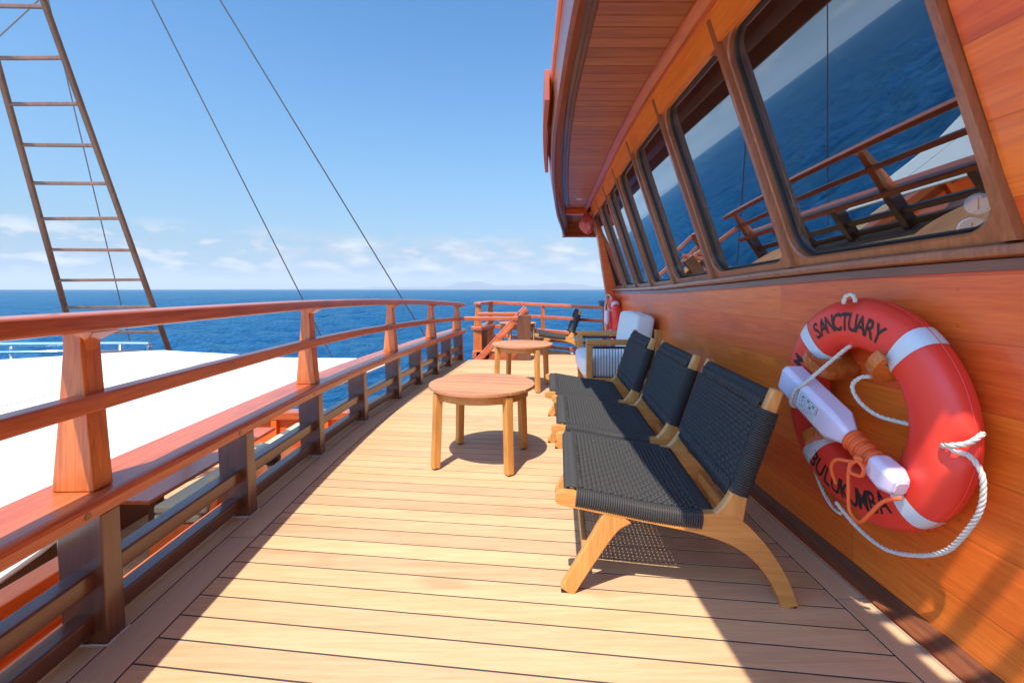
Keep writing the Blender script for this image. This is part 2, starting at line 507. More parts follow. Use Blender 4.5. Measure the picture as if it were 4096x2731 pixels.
def sweep(mb, fn, ds, prof):
    """Sweep a closed (across, z) profile along the plan curve x = fn(y); across is measured along the curve's normal (+ = to the right)."""
    rings = []
    for d in ds:
        e = 0.01
        t = Vector((fn(d + e) - fn(d - e), 2 * e)).normalized()
        nx, ny = t.y, -t.x
        pr = prof(d) if callable(prof) else prof
        rings.append([(fn(d) + a * nx, d + a * ny, z) for a, z in pr])
    mb.loft(rings)
    return mb

def tag(o, label=None, cat=None, group=None, kind=None):
    if label: o['label'] = label
    if cat: o['category'] = cat
    if group: o['group'] = group
    if kind: o['kind'] = kind
    return o

def thing(name, label, cat, loc=(0, 0, 0), rz=0.0, group=None):
    o = bpy.data.objects.new(name, None)
    o.empty_display_size = 0.2
    COL.objects.link(o)
    o.location = loc
    o.rotation_euler = (0, 0, rz)
    return tag(o, label, cat, group)

def copy_tree(o, parent=None):
    c = o.copy()
    COL.objects.link(c)
    c.parent = parent
    for ch in list(o.children):
        copy_tree(ch, c)
    return c

# ------------------------------------------------------------------ plan curves (x right, y ahead, z up; metres, deck at z = 0)
TAN = 0.33                                                    # outward rake of the wheelhouse windows
WALL_D1 = 7.4
wall_x = table([(-3.0, 1.50), (-1.5, 1.40), (0, 1.345), (1.27, 1.316), (2.1, 1.314), (2.97, 1.326), (3.82, 1.368), (4.67, 1.432), (5.5, 1.503), (6.35, 1.572), (7.4, 1.655)])
sill_z = table([(-3, 1.235), (0, 1.22), (1.5, 1.205), (3.0, 1.155), (4.4, 1.118), (7.4, 1.096)])
roof_x = table([(-3, 0.42), (-1, 0.28), (0, 0.235), (1.6, 0.222), (2.5, 0.250), (3.3, 0.290), (4.5, 0.400), (6.4, 0.630), (7.5, 0.80), (9.2, 1.055)])
rail_x = table([(-3.0, -1.09), (-1.5, -1.13), (0, -1.185), (1.415, -1.252), (2.2, -1.267), (3.0, -1.260), (3.8, -1.216), (4.58, -1.125), (5.26, -1.040), (5.87, -0.952), (6.5, -0.860), (7.11, -0.752)])
def slope_x(d, z):
    return wall_x(d) - TAN * (z - 1.15)

# ================================================================== SETTING
# ---- sea: wind waves as real relief near the ship, flat farther out
import numpy as np
rng = np.random.default_rng(4)
NA_, NR_ = 420, 470
th = np.radians(np.linspace(-165, 75, NA_))                    # bearing from straight ahead, right positive
rad = 5.0 * (900.0 / 5.0) ** (np.linspace(0, 1, NR_))
TH, RD = np.meshgrid(th, rad)
X, Y = RD * np.sin(TH), RD * np.cos(TH)
Z = np.zeros_like(X); DX = np.zeros_like(X); DY = np.zeros_like(X)
for k in range(46):
    lam = 1.3 * (17.0 / 1.3) ** (rng.random() ** 1.3)
    ang = math.radians(-105) + rng.normal(0, 0.55)
    amp = 0.0135 * lam ** 0.88
    kx, ky = math.cos(ang) * 2 * math.pi / lam, math.sin(ang) * 2 * math.pi / lam
    ph = kx * X + ky * Y + rng.random() * 6.283
    res = np.clip((lam / (RD * 0.011) - 1.6) / 2.0, 0, 1)       # leave out waves finer than the grid
    gust = 0.75 + 0.5 * np.sin(X * 0.013 + k) * np.sin(Y * 0.009 + 2 * k)
    Z += amp * res * gust * np.sin(ph)
    DX -= amp * res * gust * math.cos(ang) * np.cos(ph) * 0.8
    DY -= amp * res * gust * math.sin(ang) * np.cos(ph) * 0.8
fade = np.clip((900 - RD) / 300, 0, 1)
V = np.stack([X + DX * fade, Y + DY * fade, -6.0 + Z * fade], -1).reshape(-1, 3)
mb = MB()
mb.v = [tuple(p) for p in V.tolist()]
mb.f = [(j * NA_ + i, j * NA_ + i + 1, (j + 1) * NA_ + i + 1, (j + 1) * NA_ + i) for j in range(NR_ - 1) for i in range(NA_ - 1)]
mb.r = [0.0] * len(mb.f)
RO = 34000.0
outer = [(RO * math.sin(a), RO * math.cos(a), -6.0) for a in th]
base_ = len(mb.v); mb.v += outer
last = (NR_ - 1) * NA_
for i in range(NA_ - 1):
    mb.face((last + i, last + i + 1, base_ + i + 1, base_ + i))
# the unseen sector behind the ship
sec = [math.radians(75 + 120 * k / 12) for k in range(13)]
mb.add([(0, 0, -6.02)] + [(RO * math.sin(a), RO * math.cos(a), -6.02) for a in sec], [(0, k + 1, k + 2) for k in range(12)])
tag(mb.build('sea', M['sea'], smooth_all=True), 'deep blue rippled open sea out to the horizon', kind='structure')

# ---- far hills
def hills(name, dist, peaks, h0, seed, label):
    mb = MB()
    rows = []
    N = 160
    for j, (dd, k) in enumerate(((0, 0.0), (700, 0.55), (1600, 1.0), (2800, 0.5), (4000, 0.0))):
        row = []
        for i in range(N + 1):
            a = -0.95 + 1.9 * i / N
            x = math.tan(a * 0.62) * dist * 1.0
            h = h0
            for (c, w, hh) in peaks:
                h += hh * math.exp(-((x / dist - c) / w) ** 2)
            h *= 0.72 + 0.56 * noise.fractal(Vector((x / 1500.0 + seed, j * 0.35, seed)), 0.9, 2.0, 5) * 0.5 + 0.2 * noise.noise(Vector((x / 480.0, seed, j)))
            row.append((x, dist + dd, -8 + max(0, h) * k))
        rows.append(row)
    mb.loft(rows, closed=False)
    tag(mb.build(name, M['hill'], smooth_all=True), label, kind='structure')
M['hill'] = plain('haze_blue_hill', (0.020, 0.045, 0.080), 0.9, var=0.3, vscale=0.0006)  # blue of the distant haze put into the hill colour
hills('hills', 21000, [(-0.095, 0.06, 440), (0.02, 0.045, 260), (0.12, 0.07, 370), (-0.27, 0.10, 120), (-1.05, 0.09, 260), (0.5, 0.2, 260)], 60, 3.1, 'faint blue hills along the horizon')

# ---- deck
def margin_l(d):
    return rail_x(d) + 0.135
def far_rail_x(d):
    return -0.41 + (9.30 - d) * 1.07
HOLE = (-0.62, 0.20, 7.12, 8.02)                              # stairwell x0, x1, y0, y1
PN = Vector((0.1193, 0.9929))
def plank_y(x, p):
    return (p - PN.x * x) / PN.y
deck = MB()
gap = 0.0066
for k in range(-32, 97):
    p0, p1 = k * 0.1, (k + 1) * 0.1 - gap
    pm = (p0 + p1) / 2
    def solve(fn, p, x):
        for _ in range(12):
            x = fn(plank_y(x, p))
        return x
    ym = plank_y(0, pm)
    spans = []
    def left(p, first):
        return solve(margin_l, p, -1.1)
    def right(p):
        x = solve(lambda y: wall_x(min(y, WALL_D1)) - 0.165, p, 1.2)
        if plank_y(1.5, p) > 7.3:
            x = min(1.9, solve(far_rail_x, p, 0.8))
        return x
    if ym < 7.05:
        spans.append((left, right))
    elif ym < HOLE[3] + 0.06:
        spans.append((lambda p, f=None: HOLE[1] + 0.004, right))
    else:
        spans.append((lambda p, f=None: -0.66, right))
    for lf, rf in spans:
        try:
            xa0, xa1 = lf(p0, 0), lf(p1, 0)
        except TypeError:
            xa0, xa1 = lf(p0), lf(p1)
        xb0, xb1 = rf(p0), rf(p1)
        if xb0 - xa0 < 0.1:
            continue
        # butt joint somewhere in a few of the planks
        cuts = [0.0, 1.0]
        if False:
            cuts = [0.0, random.uniform(0.25, 0.75), 1.0]
        for a, b in zip(cuts, cuts[1:]):
            deck.cur = random.random()
            ea = 0.0 if a == 0 else 0.0012
            eb = 0.0 if b == 1 else 0.0012
            q = [(xa0 + (xb0 - xa0) * a + ea, p0), (xa0 + (xb0 - xa0) * b - eb, p0), (xa1 + (xb1 - xa1) * b - eb, p1), (xa1 + (xb1 - xa1) * a + ea, p1)]
            bot = [(x, plank_y(x, p), -0.03) for x, p in q]
            top = [(x, plank_y(x, p), 0.0) for x, p in q]
            deck.hexa(bot, top)
tag(deck.build('deck', M['deck'], attr=True, bevel=0.0008, segs=1), 'pale teak deck planks running across between the rail and the wall', kind='structure')

mar = MB()
def strip(fn0, fn1, d0, d1, cuts, z0=-0.03, z1=0.001):
    ds = [d0] + cuts + [d1]
    for a, b in zip(ds, ds[1:]):
        mar.cur = random.random()
        rings = []
        for d in frange(a + 0.0025, b - 0.0025, max(2, int((b - a) / 0.2))):
            x0, x1 = fn0(d), fn1(d)
            rings.append([(x0, d, z0), (x1, d, z0), (x1, d, z1), (x0, d, z1)])
        mar.loft(rings)
strip(lambda d: rail_x(d) + 0.003, lambda d: margin_l(d) - 0.006, -3.1, 7.1, [0.3, 2.02, 4.1, 5.6])
strip(lambda d: rail_x(d) - 0.205, lambda d: rail_x(d) - 0.003, -3.1, 7.1, [-0.6, 1.05, 3.2, 5.1])
strip(lambda d: wall_x(d) - 0.159, lambda d: wall_x(d) - 0.060, -3.1, WALL_D1, [-0.3, 1.62, 3.4, 5.2])
tag(mar.build('deck_margin', M['deckY'], attr=True, bevel=0.0012, segs=1), 'long teak margin boards edging the deck along rail and wall', kind='structure')

ck = MB()
ds = frange(-3.1, 7.1, 50)
o = []
for d in ds:
    o.append([(rail_x(d) - 0.20, d, -0.0014), (wall_x(min(d, 7.1)) + 0.4, d, -0.0014)])
ck.loft(o, closed=False)
ck.add([(HOLE[1], 7.1, -0.0014), (2.05, 7.1, -0.0014), (1.55, 7.5, -0.0014), (HOLE[1], 8.7, -0.0014)], [(0, 1, 2, 3)])
ck.add([(-0.66, HOLE[3] + 0.02, -0.0014), (HOLE[1], HOLE[3] + 0.02, -0.0014), (HOLE[1], 8.7, -0.0014), (-0.38, 9.25, -0.0014), (-0.66, 9.0, -0.0014)], [(0, 1, 2, 3, 4)])
tag(ck.build('deck_caulking', M['caulk']), 'dark caulking in the seams between deck planks', kind='structure')

# deck edge and its supporting side below the railing
ed2 = MB()
sweep(ed2, rail_x, frange(-3.1, 7.1, 50), [(-0.232, -0.20), (-0.208, -0.20), (-0.208, -0.002), (-0.232, -0.002)])
tag(ed2.build('deck_edge', M['trimY']), 'varnished outer edge of the upper deck', kind='structure')
su = MB()
sweep(su, rail_x, frange(-3.1, 7.1, 40), [(-0.205, -0.16), (0.5, -0.16), (0.5, -0.10), (-0.205, -0.10)])
tag(su.build('deck_underside', M['darkY']), 'dark timber under the edge of the upper deck', kind='structure')

# ---- lower deck
ld = MB()
for k in range(-10, 110):
    ld.cur = random.random()
    y0 = k * 0.11
    ld.box((-3.9, y0 + 0.0525, -2.215), (6.0, 0.105, 0.03))
tag(ld.build('lower_deck', M['deck'], attr=True), 'teak planked lower deck seen through the gaps of the railing', kind='structure')
lc = MB(); lc.box((-3.9, 5.5, -2.24), (6.1, 13.3, 0.03))
tag(lc.build('lower_deck_caulking', M['caulk']), 'dark seams between lower deck planks', kind='structure')
hs = MB()
hs.box((-0.95, 2.0, -2.6), (0.06, 11, 4.86))
tag(hs.build('deck_side', M['trimY']), 'varnished side of the deckhouse below the upper deck', kind='structure')

# ================================================================== WHEELHOUSE
wh = thing('wheelhouse', 'varnished orange timber wheelhouse with raked dark windows along the right', 'wheelhouse', (1.4, 3.0, 0))
OFF = Vector((-1.4, -3.0, 0))
def whp(mb, name, mat, parent=None, **kw):
    p = parent or wh
    base = Vector((1.4, 3.0, 0))
    o = mb.build(name, mat, p, **kw)
    # children keep world placement
    o.location = -base if p is wh else (0, 0, 0)
    return o
DW = frange(-3.1, WALL_D1, 66)
mb = MB()
sweep(mb, wall_x, DW, lambda d: [(0.0, 0.02), (0.12, 0.02), (0.12, sill_z(d) - 0.03), (0.0, sill_z(d) - 0.03)])
whp(mb, 'wall', M['wall'], smooth_ang=30)
# end wall
mb = MB()
e0 = wall_x(WALL_D1)
mb.hexa([(e0 + 0.02, WALL_D1 - 0.12, 0), (e0 + 3.2, WALL_D1 - 0.12, 0), (e0 + 3.2, WALL_D1 - 0.001, 0), (e0 + 0.02, WALL_D1 - 0.001, 0)],
        [(slope_x(WALL_D1, 2.42) + 0.06, WALL_D1 - 0.12, 2.42), (e0 + 3.2, WALL_D1 - 0.12, 2.42), (e0 + 3.2, WALL_D1 - 0.001, 2.42), (slope_x(WALL_D1, 2.42) + 0.06, WALL_D1 - 0.001, 2.42)])
whp(mb, 'end_wall', M['wall'])
# inner floor and walls behind the glass, near-black to stand for the unlit room
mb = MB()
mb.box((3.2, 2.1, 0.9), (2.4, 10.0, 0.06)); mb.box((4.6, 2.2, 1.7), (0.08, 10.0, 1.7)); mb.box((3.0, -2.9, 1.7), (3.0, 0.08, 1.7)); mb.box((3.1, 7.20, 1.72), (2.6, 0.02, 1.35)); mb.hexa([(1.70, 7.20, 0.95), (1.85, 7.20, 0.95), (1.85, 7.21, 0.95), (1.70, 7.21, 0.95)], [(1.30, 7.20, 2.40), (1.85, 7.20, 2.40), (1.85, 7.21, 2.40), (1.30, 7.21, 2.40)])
whp(mb, 'room_lining', M['dark'])  # includes a dark panel added before the end wall so reflections show
# sill board
mb = MB()
sweep(mb, wall_x, DW, lambda d: [(-0.045, sill_z(d) - 0.022), (-0.05, sill_z(d) - 0.010), (-0.046, sill_z(d) + 0.004), (-0.030, sill_z(d) + 0.012), (0.12, sill_z(d) + 0.02), (0.12, sill_z(d) - 0.028), (-0.002, sill_z(d) - 0.028), (-0.02, sill_z(d) - 0.026)])
whp(mb, 'window_sill', M['frame'], smooth_ang=40)
mb = MB()
sweep(mb, wall_x, DW, lambda d: [(-0.014, sill_z(d) - 0.060), (-0.001, sill_z(d) - 0.060), (-0.001, sill_z(d) - 0.030), (-0.014, sill_z(d) - 0.030)])
whp(mb, 'sill_bead', M['darkY'])
# skirting and steel strip
mb = MB()
sweep(mb, wall_x, DW, [(-0.056, 0.002), (0.0, 0.002), (-0.001, 0.052), (-0.007, 0.050), (-0.016, 0.036), (-0.034, 0.018), (-0.055, 0.010)])
whp(mb, 'skirting', M['darkY'], smooth_ang=50)
mb = MB()
sweep(mb, wall_x, DW, [(-0.066, 0.0015), (-0.057, 0.0015), (-0.057, 0.012), (-0.061, 0.0145), (-0.066, 0.012)])
whp(mb, 'metal_strip', M['steel'], smooth_ang=50)

# windows
DIV = [1.165, 2.10, 2.97, 3.82, 4.67, 5.50, 6.35, WALL_D1 - 0.03]
Z_TOP = 2.235
def slant(i, u, v, off=0.0):
    """Point on window i's own flat plane: u along, v up (z), off = outward along its normal."""
    d0, d1 = DIV[i], DIV[i + 1]
    d = d0 + (d1 - d0) * u
    zb = sill_z(d0) + (sill_z(d1) - sill_z(d0)) * u + 0.012
    z = zb + (Z_TOP + 0.10 - zb) * v
    x = wall_x(d0) + (wall_x(d1) - wall_x(d0)) * u - TAN * (z - 1.15)
    n = Vector((-1, (wall_x(d1) - wall_x(d0)) / (d1 - d0), -TAN)).normalized()
    return Vector((x, d, z)) + n * off
def rrect(u0, u1, v0, v1, ru, rv, n=7):
    out, outer = [], []
    corners = [((u1 - ru, v0 + rv), -90, (1, 0)), ((u1 - ru, v1 - rv), 0, (1, 1)), ((u0 + ru, v1 - rv), 90, (0, 1)), ((u0 + ru, v0 + rv), 180, (0, 0))]
    for (cu, cv), a0, (ou, ov) in corners:
        for k in range(n + 1):
            a = R(a0 + 90 * k / n)
            pu, pv = cu + ru * math.cos(a), cv + rv * math.sin(a)
            out.append((pu, pv))
            t = k / n
            # walk round the outer rectangle's corner
            if a0 in (-90, 90):
                o1 = (pu, ov); o2 = (ou, pv)
                outer.append((cu + (ou - cu) * min(1, t * 2), ov) if t <= 0.5 else (ou, ov + (cv - ov) * (t * 2 - 1)))
            else:
                outer.append((ou, cv + (ov - cv) * min(1, t * 2)) if t <= 0.5 else (ou + (cu - ou) * (t * 2 - 1), ov))
    return out, outer
for i in range(7):
    wd = DIV[i + 1] - DIV[i]
    L = Z_TOP + 0.10 - sill_z(DIV[i])
    mu = 0.030 / wd
    inn, out = rrect(mu, 1 - mu, 0.035 / L, 1 - 0.105 / L, 0.105 / wd, 0.105 / L)
    N = len(inn)
    mb = MB()
    rings = [[slant(i, u, v, -0.05) for u, v in out], [slant(i, u, v, 0.0) for u, v in out],
             [slant(i, u + (0.5 - u) * -0.012, v + (0.5 - v) * -0.012, 0.0) for u, v in inn], [slant(i, u, v, -0.006) for u, v in inn], [slant(i, u, v, -0.05) for u, v in inn]]
    mb.loop_loft(rings)
    fr = whp(mb, 'window', M['frame'], smooth_ang=28)
    gk = MB()
    g = []
    for u, v in inn:
        cu, cv = 0.5, 0.5
        def ins(k, off):
            return slant(i, u + (cu - u) * k * 2.2 / 1, v + (cv - v) * k * 2.0, off)
        g.append([slant(i, u, v, -0.030), ins(0.005, -0.027), ins(0.009, -0.032), ins(0.009, -0.048), slant(i, u, v, -0.048)])
    gk.loop_loft(g)
    whp(gk, 'gasket', M['rubber'], fr, smooth_ang=50)
    gl = MB()
    pts = [slant(i, u + (0.5 - u) * 0.012, v + (0.5 - v) * 0.012, -0.040) for u, v in inn]
    gl.add(pts, [tuple(range(N))])
    pane = whp(gl, 'pane', M['glass'], fr)
    if pane.data.polygons[0].normal.x > 0:
        pane.data.flip_normals()
# mullions
for i in range(8):
    j = min(i, 6)
    d = DIV[i]
    z0, z1 = sill_z(d) + 0.013, Z_TOP + 0.10
    def px(z, a, off):
        return (slope_x(d, z) - off, d + a, z)
    w0, w1 = (0.026, 0.017)
    rings = []
    for z in frange(z0, z1, 6):
        w = w0 + (w1 - w0) * min(1, (z - z0) / 0.25)
        rings.append([px(z, -w, 0.004), px(z, -w * 0.75, 0.022), px(z, w * 0.75, 0.022), px(z, w, 0.004), px(z, w, -0.05), px(z, -w, -0.05)])
    mb = MB().loft(rings)
    whp(mb, 'mullion', M['frame'], smooth_ang=40)
# planked panel aft of the first window
mb = MB()
rings = []
for d in frange(-3.1, DIV[0] - 0.02, 24):
    zb = sill_z(d) + 0.012
    rings.append([(slope_x(d, zb), d, zb), (slope_x(d, 2.34), d, 2.34), (slope_x(d, 2.34) + 0.06, d, 2.34), (slope_x(d, zb) + 0.06, d, zb)])
mb.loft(rings)
whp(mb, 'raked_panel', M['wall'], smooth_ang=30)
# beam above the windows
mb = MB()
sweep(mb, lambda d: wall_x(d), DW, [(-TAN * 1.085 - 0.014, 2.232), (-TAN * 1.085 + 0.02, 2.232), (-TAN * 1.27 + 0.02, 2.42), (-TAN * 1.26 - 0.014, 2.41)])
whp(mb, 'beam', M['beam'], smooth_ang=30)
OPEN_END = 0.43
# crown moulding
mb = MB()
b0 = -TAN * 1.19
sweep(mb, wall_x, frange(OPEN_END, WALL_D1, 50), [(b0 - 0.010, 2.362), (b0 - 0.034, 2.362), (b0 - 0.040, 2.374), (b0 - 0.058, 2.382), (b0 - 0.072, 2.388), (b0 - 0.085, 2.400), (b0 - 0.085, 2.419), (b0 + 0.02, 2.419), (b0 + 0.02, 2.38)])
whp(mb, 'crown_moulding', M['railY'], smooth_ang=25)

# ---- roof
roof = MB()
DR = frange(-3.1, 9.15, 62)
OPEN = (0.685, 0.925, -1.7, 0.42)                              # unseen roof opening, added to cast light stripes; beside wheelhouse, just behind viewer
def roof_ring(d, a=None, b=5.0):
    a = roof_x(d) + 0.03 if a is None else a
    return [(a, d, 2.435), (b, d, 2.435), (b, d, 2.60), (a, d, 2.52)]
roof.loft([roof_ring(d) for d in frange(OPEN[3], 9.15, 50)])
roof.loft([roof_ring(d) for d in frange(-3.1, OPEN[2], 8)])
roof.loft([roof_ring(d, None, OPEN[0]) for d in frange(OPEN[2], OPEN[3], 12)])
roof.loft([roof_ring(d, OPEN[1], 5.0) for d in frange(OPEN[2], OPEN[3], 12)])
ro = whp(roof, 'roof', M['darkY'])
sy = OPEN[3] - 0.145
while sy > OPEN[2] + 0.05:
    mb = MB(); mb.box(((OPEN[0] + OPEN[1]) / 2, sy, 2.50), (OPEN[1] - OPEN[0] - 0.004, 0.046, 0.020))
    whp(mb, 'unseen_roof_slat', M['trimX'], ro, bevel=0.003)  # slats out of view, spaced to stripe the sun low on the wall
    sy -= 0.135
# soffit boards
mb = MB()
y = -3.1
while y < 9.05:
    mb.cur = random.random()
    y1 = y + 0.094
    def inner(d):
        return min(2.6, wall_x(d) - TAN * 1.24) + 0.05 if d < WALL_D1 else 2.2
    sl = 0.11
    q = []
    for yy in (y, y1):
        x0 = roof_x(yy) + 0.16
        x1 = inner(yy) if not (OPEN[2] - 0.1 < y < OPEN[3]) else OPEN[0] - 0.002
        q.append((x0, yy)); q.append((x1, yy))
    if not (7.38 < y < 7.62):
        mb.hexa([(q[0][0], q[0][1], 2.421), (q[1][0], q[1][1], 2.421), (q[3][0], q[3][1], 2.421), (q[2][0], q[2][1], 2.421)],
                [(q[0][0], q[0][1], 2.436), (q[1][0], q[1][1], 2.436), (q[3][0], q[3][1], 2.436), (q[2][0], q[2][1], 2.436)])
    y += 0.10
whp(mb, 'soffit', M['soffit'], ro, attr=True, bevel=0.002, segs=1)
mb = MB()
sweep(mb, roof_x, DR, [(0.165, 2.435), (0.165, 2.412), (0.155, 2.402), (0.135, 2.402), (0.128, 2.392), (0.105, 2.392), (0.10, 2.40), (0.085, 2.40), (0.085, 2.435)])
whp(mb, 'soffit_moulding', M['darkY'], ro, smooth_ang=25)
mb = MB()
sweep(mb, roof_x, DR, [(0.09, 2.44), (0.085, 2.30), (0.06, 2.255), (0.035, 2.235), (0.03, 2.17), (0.022, 2.135), (0.0, 2.13), (-0.004, 2.15), (-0.016, 2.31), (-0.016, 2.44)])
whp(mb, 'fascia', M['frame'], ro, smooth_ang=25)
mb = MB()
sweep(mb, roof_x, DR, [(-0.017, 2.312), (-0.030, 2.316), (-0.034, 2.345), (-0.030, 2.40), (-0.017, 2.44)])
whp(mb, 'cornice', M['trimY'], ro, smooth_ang=25)
# cross beam and far end fascia
mb = MB()
mb.box((1.55, 7.5, 2.375), (1.45, 0.10, 0.10))
whp(mb, 'cross_beam', M['trimX'], ro, bevel=0.006)
mb = MB()
mb.box((3.0, 9.10, 2.30), (4.0, 0.05, 0.28)); mb.box((3.0, 9.05, 2.155), (4.0, 0.09, 0.045))
whp(mb, 'end_fascia', M['railX'], ro, bevel=0.006)
# recessed downlight
mb = MB()
mb.tube([(0.99, 6.66, 2.414), (0.99, 6.66, 2.4205)], [0.048, 0.05], 20)
whp(mb, 'downlight', M['white'], ro, smooth_ang=40)
mb = MB(); mb.box((0.905, 6.5, 2.4165), (0.06, 0.022, 0.006))
whp(mb, 'sensor_plate', M['white'], ro)
# red sidelight board
mb = MB()
sweep(mb, lambda d: roof_x(d), frange(2.65, 4.3, 8), [(-0.066, 2.20), (-0.036, 2.20), (-0.036, 2.38), (-0.066, 2.38)])
sb = whp(mb, 'sidelight_board', M['redpaint'], ro, bevel=0.003)
# lifebuoy hooks on the wall
BC = Vector((wall_x(1.6) - 0.075, 1.6, 0.685))
def ring_pt(a, r, out=0.0, c=BC, wall=True):
    """Angle a: 0 = towards the viewer along the wall, 90 = up."""
    d = c.y - r * math.cos(R(a))
    return Vector((c.x - out, d, c.z + r * math.sin(R(a))))
def hook(a, r_in, r_out, dirn=1):
    """Curved wooden hook standing out from the wall at ring angle a and reaching over the ring."""
    prof = [(0.15, 0.0), (0.0, 0.0), (-0.02, 0.05), (-0.03, 0.11), (0.0, 0.155), (0.05, 0.170), (0.085, 0.160), (0.080, 0.145), (0.05, 0.138), (0.045, 0.10), (0.07, 0.06), (0.11, 0.03)]
    mb = MB()
    rad = Vector((0, -math.cos(R(a)), math.sin(R(a))))
    tan = Vector((0, math.sin(R(a)), math.cos(R(a))))
    base = Vector((wall_x(BC.y - r_in * math.cos(R(a))) - 0.001, BC.y, BC.z)) + rad * r_in
    pts = smooth([Vector((s, o, 0)) for s, o in prof], 3, closed=True)
    bot, top = [], []
    for p in pts:
        q = base + rad * (p.x * dirn) + Vector((-1, 0, 0)) * max(p.y, 0.0)
        bot.append(q - tan * 0.019); top.append(q + tan * 0.019)
    mb.hexa(bot, top)
    return mb
for a, ri in ((140, 0.165), (50, 0.19), (222, 0.185)):
    whp(hook(a, ri, 0, 1), 'lifebuoy_hook', M['railZ'], bevel=0.004)
# instruments behind the first pane
gauge_spots = [(1.345, 1.31, 1.347, 'black rimmed white dial gauge behind the nearest pane, the upper of two'), (1.283, 1.375, 1.395, 'pale round dial gauge behind the nearest pane, the lower of two')]
for z, d, gx, lab in gauge_spots:
    g = thing('gauge', lab, 'gauge', (gx, d, z), 0, 'dial gauges inside the window')
    ax = Vector((-1, -0.75, -0.1)).normalized()
    mb = MB(); mb.tube([ax * -0.03, ax * 0.018, ax * 0.022], [0.034, 0.036, 0.031], 24); mb.build('case', M['black'] if z > 1.3 else M['steel'], g, smooth_ang=40)
    mb = MB(); mb.tube([ax * 0.0221, ax * 0.0235], [0.030, 0.030], 24); f = mb.build('dial', M['white'], g, smooth_ang=40)
    u = Vector((0, 0, 1)); w = ax.cross(u).normalized()
    mb = MB(); mb.tube([ax * 0.0245 - u * 0.016, ax * 0.0245 + u * 0.018], 0.0016, 6)
    for k in range(9):
        a = R(-220 + 260 * k / 8 + 90 - 40)
        p = ax * 0.0242 + (u * math.sin(a) + w * math.cos(a)) * 0.024
        mb.tube([p * 1.0, ax * 0.0242 + (u * math.sin(a) + w * math.cos(a)) * 0.027], 0.0008, 4)
    mb.build('pointer', M['ink'], f)

# ================================================================== RAILING
rl = thing('deck_railing', 'long curved varnished railing with tapered posts along the left deck edge', 'railing', (-1.3, 2.0, 0))
def rp(mb, name, mat, **kw):
    o = mb.build(name, mat, rl, **kw)
    o.location = (1.3, -2.0, 0)
    return o
DL = frange(-3.0, 7.26, 64)
TOPW = lambda d: 0.136 * (max(0, (d - 2.6)) / 4.55) ** 2       # rail drops slightly towards the far end
def rr(a0, a1, z0, z1, r, n=3):
    pts = []
    for (cx, cz, a) in ((a1 - r, z0 + r, -90), (a1 - r, z1 - r, 0), (a0 + r, z1 - r, 90), (a0 + r, z0 + r, 180)):
        for k in range(n + 1):
            t = R(a + 90 * k / n)
            pts.append((cx + r * math.cos(t), cz + r * math.sin(t)))
    return pts
mb = MB()
sweep(mb, rail_x, DL, lambda d: [(a, z - TOPW(d)) for a, z in rr(-0.168, -0.020, 0.970, 1.026, 0.011)])
rp(mb, 'top_rail', M['railY'], smooth_ang=50)
mb = MB()
sweep(mb, rail_x, frange(-3.0, 7.12, 64), lambda d: [(a, z - TOPW(d) * 0.80) for a, z in rr(-0.110, -0.046, 0.716, 0.771, 0.008)])
rp(mb, 'middle_rail', M['railY'], smooth_ang=50)
mb = MB()
sweep(mb, rail_x, DL, lambda d: [(a, z) for a, z in rr(-0.245, -0.220, 0.392, 0.455, 0.012)[:0]] + [(-0.226, 0.404), (-0.018, 0.404), (-0.016, 0.436), (-0.012, 0.438), (0.0, 0.446), (0.004, 0.456), (0.0, 0.466), (-0.014, 0.472), (-0.226, 0.472), (-0.236, 0.462), (-0.236, 0.412)])
rp(mb, 'cap_rail', M['railY'], smooth_ang=40)
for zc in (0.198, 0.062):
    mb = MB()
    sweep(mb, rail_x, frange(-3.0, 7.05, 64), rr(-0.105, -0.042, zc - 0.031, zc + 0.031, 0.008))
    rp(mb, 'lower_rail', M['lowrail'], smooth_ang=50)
LP = [-2.5, -1.7, -0.92, -0.14, 0.655, 1.445, 2.235, 3.04, 3.82, 4.60, 5.27, 5.90, 6.50, 7.085]
def tangent(d):
    e = 0.01
    t = Vector((rail_x(d + e) - rail_x(d - e), 2 * e, 0)).normalized()
    return t, Vector((t.y, -t.x, 0))
